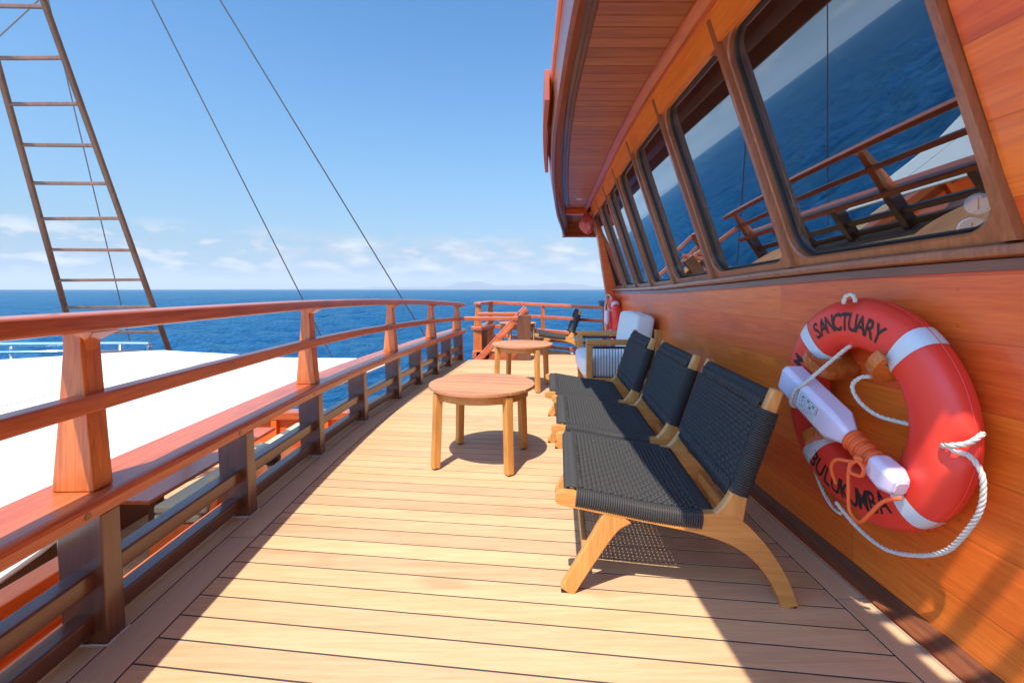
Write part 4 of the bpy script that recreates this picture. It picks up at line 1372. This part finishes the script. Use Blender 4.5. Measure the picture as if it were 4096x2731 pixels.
# ================================================================== LIFEBUOYS
def build_buoy(label, c, axis_y, big=True):
    """Ring hung flat on the wall; local x = out of the wall (negative), ring in the local y-z plane."""
    t = thing('lifebuoy', label, 'lifebuoy', c, axis_y, 'red lifebuoys hung on the wheelhouse wall')
    Rm, hr, ho = 0.295, 0.088, 0.058
    def pt(a, b, grow=0.0):
        # squarish oval section
        cb, sb = math.cos(b), math.sin(b)
        k = (abs(cb) ** 2.6 + abs(sb) ** 2.6) ** (-1 / 2.6)
        rr_ = Rm + (hr + grow) * cb * k
        oo = (ho + grow) * sb * k
        p = Vector((-oo, -math.cos(a) * rr_, math.sin(a) * rr_))
        # recess in the side facing the viewer where the rope is tied
        for ac_ in (R(-3), R(93), R(183), R(265)):
            da = math.atan2(math.sin(a - ac_), math.cos(a - ac_))
            q = math.exp(-(da / 0.13) ** 2) * math.exp(-((b - 0.55) / 0.5) ** 2)
            p.x += 0.030 * q
        return p
    mb = MB()
    NA, NB_ = 144, 32
    mb.loop_loft([[pt(2 * math.pi * i / NA, 2 * math.pi * j / NB_ - math.pi) for j in range(NB_)] for i in range(NA)])
    # moulded seam round the outside
    mb.build('ring', M['buoy'], t, smooth_all=True)
    mb = MB(); mb.tube([pt(2 * math.pi * i / 96, 0.0, 0.0005) for i in range(96)], 0.0022, 6, closed=True)
    mb.build('moulding_seam', M['buoy'], t, smooth_all=True)
    for a in (47, 135, 228, 313):
        mb = MB()
        rows = []
        for k in range(7):
            aa = R(a - 4.7 + 9.4 * k / 6)
            rows.append([pt(aa, 2 * math.pi * j / NB_ - math.pi, 0.0016) for j in range(NB_)])
        mb.loft(rows, caps=False)
        mb.build('reflective_band', M['tape'], t, smooth_all=True)
    return t, pt
def letters(t, pt, text, a0, a1, size, inward, rb, name='lettering'):
    """Each letter set on the ring's front and bent to its surface."""
    n = len(text)
    verts, faces = [], []
    for i, ch in enumerate(text):
        if ch == ' ':
            continue
        cu = bpy.data.curves.new('tmp', 'FONT')
        cu.body = ch; cu.align_x = 'CENTER'; cu.size = size; cu.offset = size * 0.020; cu.resolution_u = 3
        ob = bpy.data.objects.new('tmp', cu)
        COL.objects.link(ob)
        dg = bpy.context.evaluated_depsgraph_get()
        me = bpy.data.meshes.new_from_object(ob.evaluated_get(dg))
        bm = bmesh.new(); bm.from_mesh(me)
        bmesh.ops.triangulate(bm, faces=bm.faces)
        for _ in range(2):
            long_ = [e for e in bm.edges if e.calc_length() > 0.012]
            if long_:
                bmesh.ops.subdivide_edges(bm, edges=long_, cuts=1)
                bmesh.ops.triangulate(bm, faces=bm.faces)
        a = a0 + (a1 - a0) * (i / max(1, n - 1))
        base = len(verts)
        for v in bm.verts:
            x, y = v.co.x * 0.74, v.co.y - size * 0.35
            r = 0.295 + (rb + y if not inward else rb - y)
            da = x / r
            ang = R(a) - da if not inward else R(a) + da
            # find b so that the surface radius matches
            hr = 0.088
            q = max(-0.97, min(0.97, (r - 0.295) / hr))
            k = 2.6
            sb = (1 - abs(q) ** k) ** (1 / k)
            b = math.atan2(sb, q)
            verts.append(pt(ang, b, 0.0014))
        bm.verts.index_update()
        for f in bm.faces:
            faces.append(tuple(base + v.index for v in f.verts))
        bm.free()
        bpy.data.objects.remove(ob); bpy.data.curves.remove(cu); bpy.data.meshes.remove(me)
    mb = MB(); mb.add(verts, faces)
    return mb.build(name, M['ink'], t)
bt, bpt = build_buoy('large red lifebuoy with black ship name lettering on the near wall', BC, R(0.5))
letters(bt, bpt, 'SANCTUARY', 122, 64, 0.088, False, 0.006)
letters(bt, bpt, 'BULUKUMBA', 234, 299, 0.092, True, 0.006)
letters(bt, bpt, 'KLM.', 171, 148, 0.088, False, 0.0)
p0 = Vector((-0.098, 0.272, 0.058)); p1 = Vector((-0.090, -0.246, -0.168))
ax = (p1 - p0).normalized()
un = Vector((-1, 0, 0)); un = (un - ax * un.dot(ax)).normalized(); wn_ = ax.cross(un)
wup = wn_ if wn_.z > 0 else -wn_
# grab rope along the outside
mb = MB()
def rp_(a, r, o):
    return Vector((-o, -math.cos(R(a)) * r, math.sin(R(a)) * r))
mb.rope([rp_(-2, 0.355, 0.045), rp_(-3, 0.375, 0.05), rp_(-4, 0.40, 0.03), rp_(-10, 0.425, 0.02), rp_(-22, 0.435, 0.01), rp_(-36, 0.435, 0.0), rp_(-50, 0.445, -0.01), rp_(-64, 0.45, -0.01), rp_(-78, 0.455, 0.0), rp_(-90, 0.435, 0.01), rp_(-98, 0.40, 0.03), rp_(-101, 0.37, 0.05)], 0.0074)
mb.rope([rp_(-3, 0.34, 0.05), rp_(-1, 0.37, 0.055), rp_(1, 0.392, 0.03), rp_(5, 0.395, -0.01)], 0.0074)
mb.rope([rp_(-100, 0.415, 0.03), rp_(-108, 0.43, 0.02), rp_(-118, 0.425, 0.01), rp_(-130, 0.41, 0.0), rp_(-142, 0.39, 0.0)], 0.0070)
mb.rope([rp_(88, 0.37, 0.04), rp_(90, 0.395, 0.04), rp_(93, 0.39, 0.05), rp_(94, 0.36, 0.055)], 0.0074)
mb.rope([Vector((0.0, 0.02, 0.235)), Vector((-0.05, 0.03, 0.195)), p0 + ax * 0.14 + wup * 0.066 + un * 0.036, p0 + ax * 0.125 + wup * 0.03 + un * 0.053, p0 + ax * 0.115 - wup * 0.03 + un * 0.053, p0 + ax * 0.11 - wup * 0.066 + un * 0.03, p0 + ax * 0.11 - wup * 0.066 - un * 0.02], 0.0070)
mb.rope([rp_(60, 0.14, 0.03), rp_(75, 0.115, 0.035), rp_(92, 0.075, 0.04), rp_(60, 0.03, 0.03), rp_(-12, 0.06, 0.0), rp_(-5, 0.15, -0.02), rp_(-2, 0.215, -0.02)], 0.0074)
mb.build('grab_rope', M['rope'], bt, smooth_all=True)

# smoke/light signal bottle lashed across the ring
sg = thing('signal_float', 'milky plastic signal bottle with orange cord lashed across the near lifebuoy', 'signal float', BC)
q0, q1 = rp_(163, 0.345, 0.115), rp_(-150, 0.02, 0.115)
def octo(s, h, w, r=0.28):
    c = p0 + ax * s
    pts = []
    for (sx, sy) in ((1, 1), (-1, 1), (-1, -1), (1, -1)):
        a, b = (sx * w, sy * h * (1 - r)), (sx * w * (1 - r), sy * h)
        if sx * sy < 0: a, b = b, a
        pts += [a, b]
    return [c + wn_ * a + un * b for a, b in pts]
mb = MB()
mb.loft([octo(0.0, 0.030, 0.040), octo(0.012, 0.045, 0.058), octo(0.30, 0.045, 0.058), octo(0.365, 0.022, 0.028, 0.4), octo(0.37, 0.022, 0.024, 0.4), octo(0.475, 0.022, 0.024, 0.4)])
mb.build('bottle', M['bottle'], sg, bevel=0.011, segs=4)
mb = MB()
mb.loft([octo(0.474, 0.026, 0.030, 0.35), octo(0.485, 0.034, 0.040, 0.35), octo(0.54, 0.038, 0.044, 0.35), octo(0.575, 0.026, 0.030, 0.35)])
mb.build('cap', M['bottle'], sg, bevel=0.012, segs=4)
mb = MB(); mb.loft([octo(0.574, 0.020, 0.023, 0.35), octo(0.580, 0.020, 0.023, 0.35)]); mb.build('base_ring', M['bottle'], sg, bevel=0.003)
def stk(s0, s1, w0, w1, h=0.0454):
    return [p0 + ax * s + wn_ * w + un * h for s, w in ((s0, w0), (s1, w0), (s1, w1), (s0, w1))]
mb = MB(); mb.hexa(stk(0.125, 0.255, -0.036, 0.034), stk(0.125, 0.255, -0.036, 0.034, 0.0461)); lb = mb.build('label', M['paper'], sg)
mb = MB()
for s in frange(0.150, 0.240, 3):
    mb.add(stk(s - 0.0006, s + 0.0006, -0.030, 0.005, 0.0465), [(0, 1, 2, 3)])
for w in (-0.030, -0.012, 0.005):
    mb.add(stk(0.150, 0.240, w - 0.0006, w + 0.0006, 0.0467), [(0, 1, 2, 3)])
random.seed(3)
for s in frange(0.158, 0.240, 8):
    for w in frange(0.012, 0.028, 3):
        if random.random() < 0.8:
            mb.add(stk(s - 0.003, s + 0.003, w - 0.0012, w + 0.0010, 0.0466), [(0, 1, 2, 3)])
for w in frange(-0.03, 0.028, 9):
    mb.add(stk(0.131, 0.138, w - 0.0018, w + 0.0018, 0.0466), [(0, 1, 2, 3)])
for s, w in ((0.165, -0.02), (0.195, -0.022), (0.225, -0.02), (0.21, -0.004)):
    mb.add(stk(s - 0.006, s + 0.006, w - 0.004, w + 0.004, 0.0466), [(0, 1, 2, 3)])
mb.build('print', M['grey_ink'], lb)
mb = MB()
for w in frange(-0.030, 0.0, 10):
    mb.add(stk(0.2445, 0.2505, w - 0.0009, w + 0.0009, 0.0466), [(0, 1, 2, 3)])
mb.add([p0 + ax * s + wn_ * w + un * 0.0469 for s, w in ((0.158, -0.008), (0.172, -0.008), (0.165, -0.001))], [(0, 1, 2)])
mb.build('red_print', M['red_ink'], lb)
mb = MB()
for k in range(14):
    s = 0.368 + 0.108 * k / 13
    gr = 0.028 + 0.004 * math.sin(k * 1.7)
    ring = [p0 + ax * (s + 0.004 * math.sin(a)) + wn_ * math.cos(a) * (gr + 0.003) + un * math.sin(a) * gr for a in (2 * math.pi * i / 16 for i in range(16))]
    mb.tube(ring, 0.0056, 6, closed=True)
mb.build('cord_wrap', M['orange'], sg, smooth_all=True)
c = p0 + ax * 0.47 + un * 0.036
mb = MB()
mb.tube(smooth([c, c + Vector((-0.02, 0.03, -0.01)), c + Vector((-0.035, 0.07, -0.02)), c + Vector((-0.03, 0.10, -0.06)), c + Vector((-0.01, 0.105, -0.115))], 6), 0.0058, 7)
mb.tube(smooth([c + Vector((-0.01, 0.0, 0.01)), c + Vector((-0.02, 0.03, -0.03)), c + Vector((-0.02, 0.035, -0.10)), c + Vector((-0.02, 0.03, -0.17)), c + Vector((-0.02, -0.01, -0.185)), c + Vector((-0.02, -0.045, -0.15)), c + Vector((-0.01, -0.09, -0.085)), c + Vector((0.02, -0.12, -0.06))], 6), 0.0058, 7)
mb.tube(smooth([c + Vector((-0.012, -0.012, 0.01)), c + Vector((-0.022, 0.02, -0.012)), c + Vector((-0.025, 0.022, -0.04)), c + Vector((-0.012, -0.008, -0.042)), c + Vector((-0.014, -0.02, -0.012)), c + Vector((-0.022, 0.004, 0.012))], 6, closed=True), 0.0058, 7, closed=True)
mb.build('cord_loop', M['orange'], sg, smooth_all=True)
e = p0 - ax * 0.002
mb = MB()
mb.tube(smooth([e, e + Vector((-0.005, 0.02, 0.014)), e + Vector((0.0, 0.045, 0.0)), e + Vector((0.01, 0.045, -0.04)), e + Vector((0.02, 0.05, -0.10))], 5), 0.006, 7)
mb.build('cord', M['orange'], sg, smooth_all=True)

# second lifebuoy, at the far corner
b2c = Vector((wall_x(6.85) - 0.085, 6.85, 0.625))
ang = math.atan2(-(wall_x(7.2) - wall_x(6.5)), 0.7)
t2b, pt2 = build_buoy('small looking red lifebuoy at the far corner, partly hidden by the armchair', b2c, ang)
mb = MB()
mb.rope([rp_(60, 0.39, 0.05), rp_(90, 0.395, 0.075), rp_(120, 0.40, 0.085), rp_(150, 0.40, 0.085), rp_(185, 0.40, 0.085), rp_(210, 0.40, 0.075)], 0.0105, step=0.03)
mb.rope([rp_(110, 0.33, 0.085), rp_(150, 0.25, 0.10), rp_(185, 0.20, 0.10), rp_(230, 0.18, 0.10), rp_(290, 0.2, 0.09), rp_(330, 0.28, 0.085)], 0.0095, step=0.03)
mb.build('grab_rope', M['rope'], t2b, smooth_all=True)
s2 = thing('signal_float', 'small milky signal bottle hanging inside the far lifebuoy', 'signal float', b2c + Vector((-0.06, 0.02, 0)), ang)
mb = MB(); mb.tube([(-0.03, 0.0, 0.16), (-0.03, 0.0, 0.15), (-0.03, 0.0, 0.0), (-0.03, 0.0, -0.05), (-0.03, 0.0, -0.09)], [0.03, 0.045, 0.045, 0.018, 0.018], 12); mb.build('bottle', M['bottle'], s2, smooth_ang=40)
mb = MB(); mb.tube([(-0.03, 0, -0.06), (-0.03, 0, -0.14)], 0.024, 10); mb.build('cord', M['orange'], s2)

# weathered timber bundle on the rail end by that buoy
wb = MB()
random.seed(5)
for k in range(5):
    z = 0.815 + 0.018 * k
    L = random.uniform(0.09, 0.15)
    wb.hexa([(1.575, 7.46, z), (1.575, 7.54, z), (1.575 - L, 7.52, z + 0.012), (1.575 - L - 0.02, 7.48, z + 0.012)], [(1.575, 7.46, z + 0.017), (1.575, 7.54, z + 0.017), (1.575 - L, 7.52, z + 0.024), (1.575 - L, 7.49, z + 0.022)])
wb.box((1.59, 7.49, 0.855), (0.05, 0.07, 0.10))
tag(wb.build('frayed_timber', M['feather'], bevel=0.004), 'dark splintered timber finial on the rail end beside the far lifebuoy', 'timber')

# red bag round the lamp under the soffit
bag = thing('bagged_lamp', 'red plastic bag tied over a lamp at the far roof corner', 'lamp', (1.17, 7.08, 2.13))
bm = bmesh.new(); bmesh.ops.create_icosphere(bm, subdivisions=2, radius=0.13)
for v in bm.verts:
    n = noise.noise(v.co * 11) * 0.05 + noise.noise(v.co * 27) * 0.02
    v.co += v.co.normalized() * n
    v.co.x *= 0.95; v.co.z *= 1.3
    if v.co.z > 0.06: 
        f = max(0.3, 1 - (v.co.z - 0.06) * 6.5); v.co.x *= f; v.co.y *= f
me = bpy.data.meshes.new('bag'); bm.to_mesh(me); bm.free(); me.materials.append(M['redbag'])
o = bpy.data.objects.new('bag', me); COL.objects.link(o); o.parent = bag
mb = MB(); mb.tube([(0.0, 0, 0.14), (0.03, 0, 0.2), (0.06, 0, 0.28)], 0.025, 10); mb.box((0.08, 0, 0.25), (0.09, 0.10, 0.07)); mb.build('lamp_bracket', M['black'], bag, bevel=0.004)

# ================================================================== LOWER DECK THINGS
tl = thing('dining_table', 'long red brown plank table on the lower deck seen below the railing', 'table', (-4.65, 6.9, -2.2))
mb = MB(); mb.box((0, 0, 0.745), (0.62, 2.9, 0.05)); mb.build('tabletop', M['railY'], tl, bevel=0.006)
for y in (-0.95, 0.95):
    mb = MB(); mb.box((0, y, 0.37), (0.12, 0.12, 0.70)); mb.box((0, y, 0.02), (0.4, 0.14, 0.04)); mb.build('leg', M['darkY'], tl, bevel=0.005)
bn = thing('bench', 'long built orange bench with beige cushions on the lower deck', 'bench', (-3.85, 6.6, -2.2))
mb = MB(); mb.box((-0.15, 0, 0.25), (0.62, 2.4, 0.5)); mb.build('base', M['trimY'], bn, bevel=0.006)
mb = MB()
mb.hexa([(0.16, -1.25, 0.0), (0.24, -1.25, 0.0), (0.24, 1.25, 0.0), (0.16, 1.25, 0.0)], [(0.34, -1.25, 0.98), (0.42, -1.25, 0.98), (0.42, 1.25, 0.98), (0.34, 1.25, 0.98)])
mb.build('backrest', M['trimY'], bn, bevel=0.008)
for z in (0.555, 0.665):
    mb = MB(); mb.box((-0.16, -0.02, z), (0.56, 2.3, 0.10)); mb.build('seat_cushion', M['beige'], bn, bevel=0.035, segs=4)
mb = MB(); mb.hexa([(0.05, -1.15, 0.60), (0.18, -1.15, 0.60), (0.18, 1.15, 0.60), (0.05, 1.15, 0.60)], [(0.18, -1.15, 1.04), (0.32, -1.15, 1.04), (0.32, 1.15, 1.04), (0.18, 1.15, 1.04)])
mb.build('back_cushion', M['beige'], bn, bevel=0.04, segs=4)
# cabinet behind the table
cb = thing('cabinet', 'dark varnished sideboard at the far side of the lower deck', 'cabinet', (-5.6, 5.6, -2.2))
mb = MB(); mb.box((0, 0, 0.42), (0.5, 2.2, 0.84)); mb.build('body', M['darkY'], cb, bevel=0.006)
mb = MB(); mb.box((0, 0, 0.86), (0.56, 2.28, 0.04)); mb.build('top', M['railY'], cb, bevel=0.006)
for y in (-0.72, 0.0, 0.72):
    mb = MB(); mb.box((0.255, y, 0.42), (0.015, 0.66, 0.72)); mb.build('door', M['darkY'], cb, bevel=0.004)
# bulwark round the lower deck
bw = thing('bulwark', 'low orange bulwark with capping round the far edge of the lower deck', 'bulwark', (-4, 9, -2.2))
def bwp(mb, name, mat, **kw):
    o = mb.build(name, mat, bw, **kw); o.location = (4, -9, 2.2); return o
mb = MB(); bar(mb, (-6.6, 8.9), (-2.6, 8.9), 0.08, -2.2, -1.42); bwp(mb, 'panel', M['wall'])
mb = MB(); bar(mb, (-6.6, 8.9), (-2.2, 8.9), 0.26, -1.42, -1.27); bwp(mb, 'cap', M['railX'], bevel=0.012)
mb = MB()
for x in (-5.6, -4.6, -3.6, -2.7):
    mb.box((x, 8.82, -1.8), (0.10, 0.08, 0.75))
bwp(mb, 'rib', M['trimZ'])
mb = MB(); bar(mb, (-6.7, -2.0), (-6.7, 8.9), 0.08, -2.2, -1.62); bwp(mb, 'panel', M['wall'])
mb = MB(); bar(mb, (-6.7, -2.0), (-6.7, 8.9), 0.24, -1.62, -1.50); bwp(mb, 'cap', M['railY'], bevel=0.012)
# low partition near the deck edge
pt_ = thing('partition', 'orange varnished partition board on the lower deck below the near railing post', 'partition', (-2.75, 1.15, -2.2))
mb = MB(); mb.box((0, 0, 0.78), (0.07, 3.4, 1.56)); mb.build('panel', M['trimY'], pt_, bevel=0.004)
mb = MB(); mb.box((0, 0, 1.60), (0.16, 3.5, 0.09)); mb.build('cap', M['trimY'], pt_, bevel=0.010)
mb = MB(); mb.box((0.05, 0, 1.25), (0.04, 3.4, 0.10)); mb.build('batten', M['trimY'], pt_, bevel=0.006)

# seated person, mostly hidden by the railing
pr = thing('person', 'seated dark haired person in a navy shirt on the lower deck below the railing', 'person', (-2.95, 5.6, -2.2), R(20))
def skin_body(name, joints, edges, mat, parent, sub=2):
    me = bpy.data.meshes.new(name)
    me.from_pydata([j[0] for j in joints], edges, [])
    o = bpy.data.objects.new(name, me); COL.objects.link(o); o.parent = parent
    me.materials.append(mat)
    sk = o.modifiers.new('skin', 'SKIN')
    for i, j in enumerate(joints):
        me.skin_vertices[0].data[i].radius = j[1] if isinstance(j[1], tuple) else (j[1], j[1])
    me.skin_vertices[0].data[0].use_root = True
    s = o.modifiers.new('sub', 'SUBSURF'); s.levels = sub; s.render_levels = sub
    sk.use_smooth_shade = True
    return o
J = [((0, 0, 0.52), (0.15, 0.12)), ((0, -0.02, 0.70), (0.14, 0.10)), ((0, 0.0, 0.90), (0.16, 0.11)), ((0, 0.01, 1.00), (0.09, 0.08)), ((0, 0.02, 1.07), 0.052), ((0, 0.03, 1.13), (0.068, 0.08)), ((0, 0.04, 1.22), (0.072, 0.088)), ((0, 0.035, 1.28), (0.05, 0.06))]
E = [(i, i + 1) for i in range(7)]
for sx in (-1, 1):
    b = len(J)
    J += [((sx * 0.17, 0.0, 0.97), 0.058), ((sx * 0.22, 0.04, 0.72), 0.046), ((sx * 0.16, 0.26, 0.62), 0.036), ((sx * 0.14, 0.33, 0.60), 0.030)]
    E += [(2, b), (b, b + 1), (b + 1, b + 2), (b + 2, b + 3)]
    for f in range(4):
        q = len(J)
        J += [((sx * (0.115 + 0.018 * f), 0.375 + 0.006 * (f in (1, 2)), 0.595), 0.009), ((sx * (0.112 + 0.019 * f), 0.405 + 0.008 * (f in (1, 2)), 0.585), 0.008), ((sx * (0.112 + 0.019 * f), 0.425 + 0.01 * (f in (1, 2)), 0.57), 0.007)]
        E += [(b + 3, q), (q, q + 1), (q + 1, q + 2)]
    q = len(J)
    J += [((sx * 0.105, 0.345, 0.605), 0.010), ((sx * 0.09, 0.375, 0.60), 0.008)]
    E += [(b + 3, q), (q, q + 1)]
    b = len(J)
    J += [((sx * 0.10, 0.10, 0.50), 0.085), ((sx * 0.13, 0.44, 0.50), 0.062), ((sx * 0.13, 0.42, 0.10), 0.042), ((sx * 0.13, 0.56, 0.04), 0.036)]
    E += [(0, b), (b, b + 1), (b + 1, b + 2), (b + 2, b + 3)]
skin_body('body', J, E, M['skin'], pr)
shirt = [((0, 0, 0.50), (0.165, 0.135)), ((0, -0.02, 0.70), (0.155, 0.115)), ((0, 0.0, 0.90), (0.175, 0.125)), ((0, 0.01, 0.99), (0.10, 0.09)), ((-0.17, 0, 0.97), 0.07), ((-0.21, 0.025, 0.80), 0.060), ((0.17, 0, 0.97), 0.07), ((0.21, 0.025, 0.80), 0.060)]
skin_body('shirt', shirt, [(0, 1), (1, 2), (2, 3), (2, 4), (4, 5), (2, 6), (6, 7)], M['shirt'], pr)
tro = [((0, 0, 0.50), (0.165, 0.13)), ((-0.10, 0.12, 0.50), 0.095), ((-0.13, 0.44, 0.50), 0.073), ((-0.13, 0.42, 0.16), 0.056), ((0.10, 0.12, 0.50), 0.095), ((0.13, 0.44, 0.50), 0.073), ((0.13, 0.42, 0.16), 0.056)]
skin_body('trousers', tro, [(0, 1), (1, 2), (2, 3), (0, 4), (4, 5), (5, 6)], M['trousers'], pr)
bm = bmesh.new(); bmesh.ops.create_icosphere(bm, subdivisions=4, radius=1)
for v in list(bm.verts):
    if v.co.y > 0.35 and v.co.z < 0.35 or v.co.z < -0.62:
        bm.verts.remove(v)
for v in bm.verts:
    k = 1 + 0.07 * noise.noise(v.co * 6)
    v.co = Vector((v.co.x * 0.094 * k, 0.028 + v.co.y * 0.108 * k, 1.215 + v.co.z * 0.108 * k))
me = bpy.data.meshes.new('hair'); bm.to_mesh(me); bm.free(); me.materials.append(M['hair']); me.shade_smooth()
o = bpy.data.objects.new('hair', me); COL.objects.link(o); o.parent = pr
stl = thing('stool', 'low wooden stool under the seated person on the lower deck', 'stool', (-2.95, 5.6, -2.2), R(20))
mb = MB(); mb.box((0, 0.02, 0.385), (0.40, 0.36, 0.04)); mb.build('seat', M['trimX'], stl, bevel=0.008)
for sx in (-1, 1):
    for sy in (-1, 1):
        mb = MB(); mb.box((sx * 0.16, 0.02 + sy * 0.14, 0.183), (0.045, 0.045, 0.365)); mb.build('leg', M['trimZ'], stl, bevel=0.004)

# ================================================================== HAZE
hz = MB(); hz.box((0, 0, 316), (64000, 64000, 646))
m = bpy.data.materials.new('sea_haze'); m.use_nodes = True
t = NT(m.node_tree); t.n.clear()
pv = t.node('ShaderNodeVolumePrincipled', {'Color': (0.90, 0.95, 1.0), 'Density': 0.000064, 'Anisotropy': 0.0})
ho = t.node('ShaderNodeOutputMaterial'); t.l.new(pv.outputs[0], ho.inputs['Volume'])
tag(hz.build('haze', m), 'pale sea haze veiling the far hills', kind='stuff')
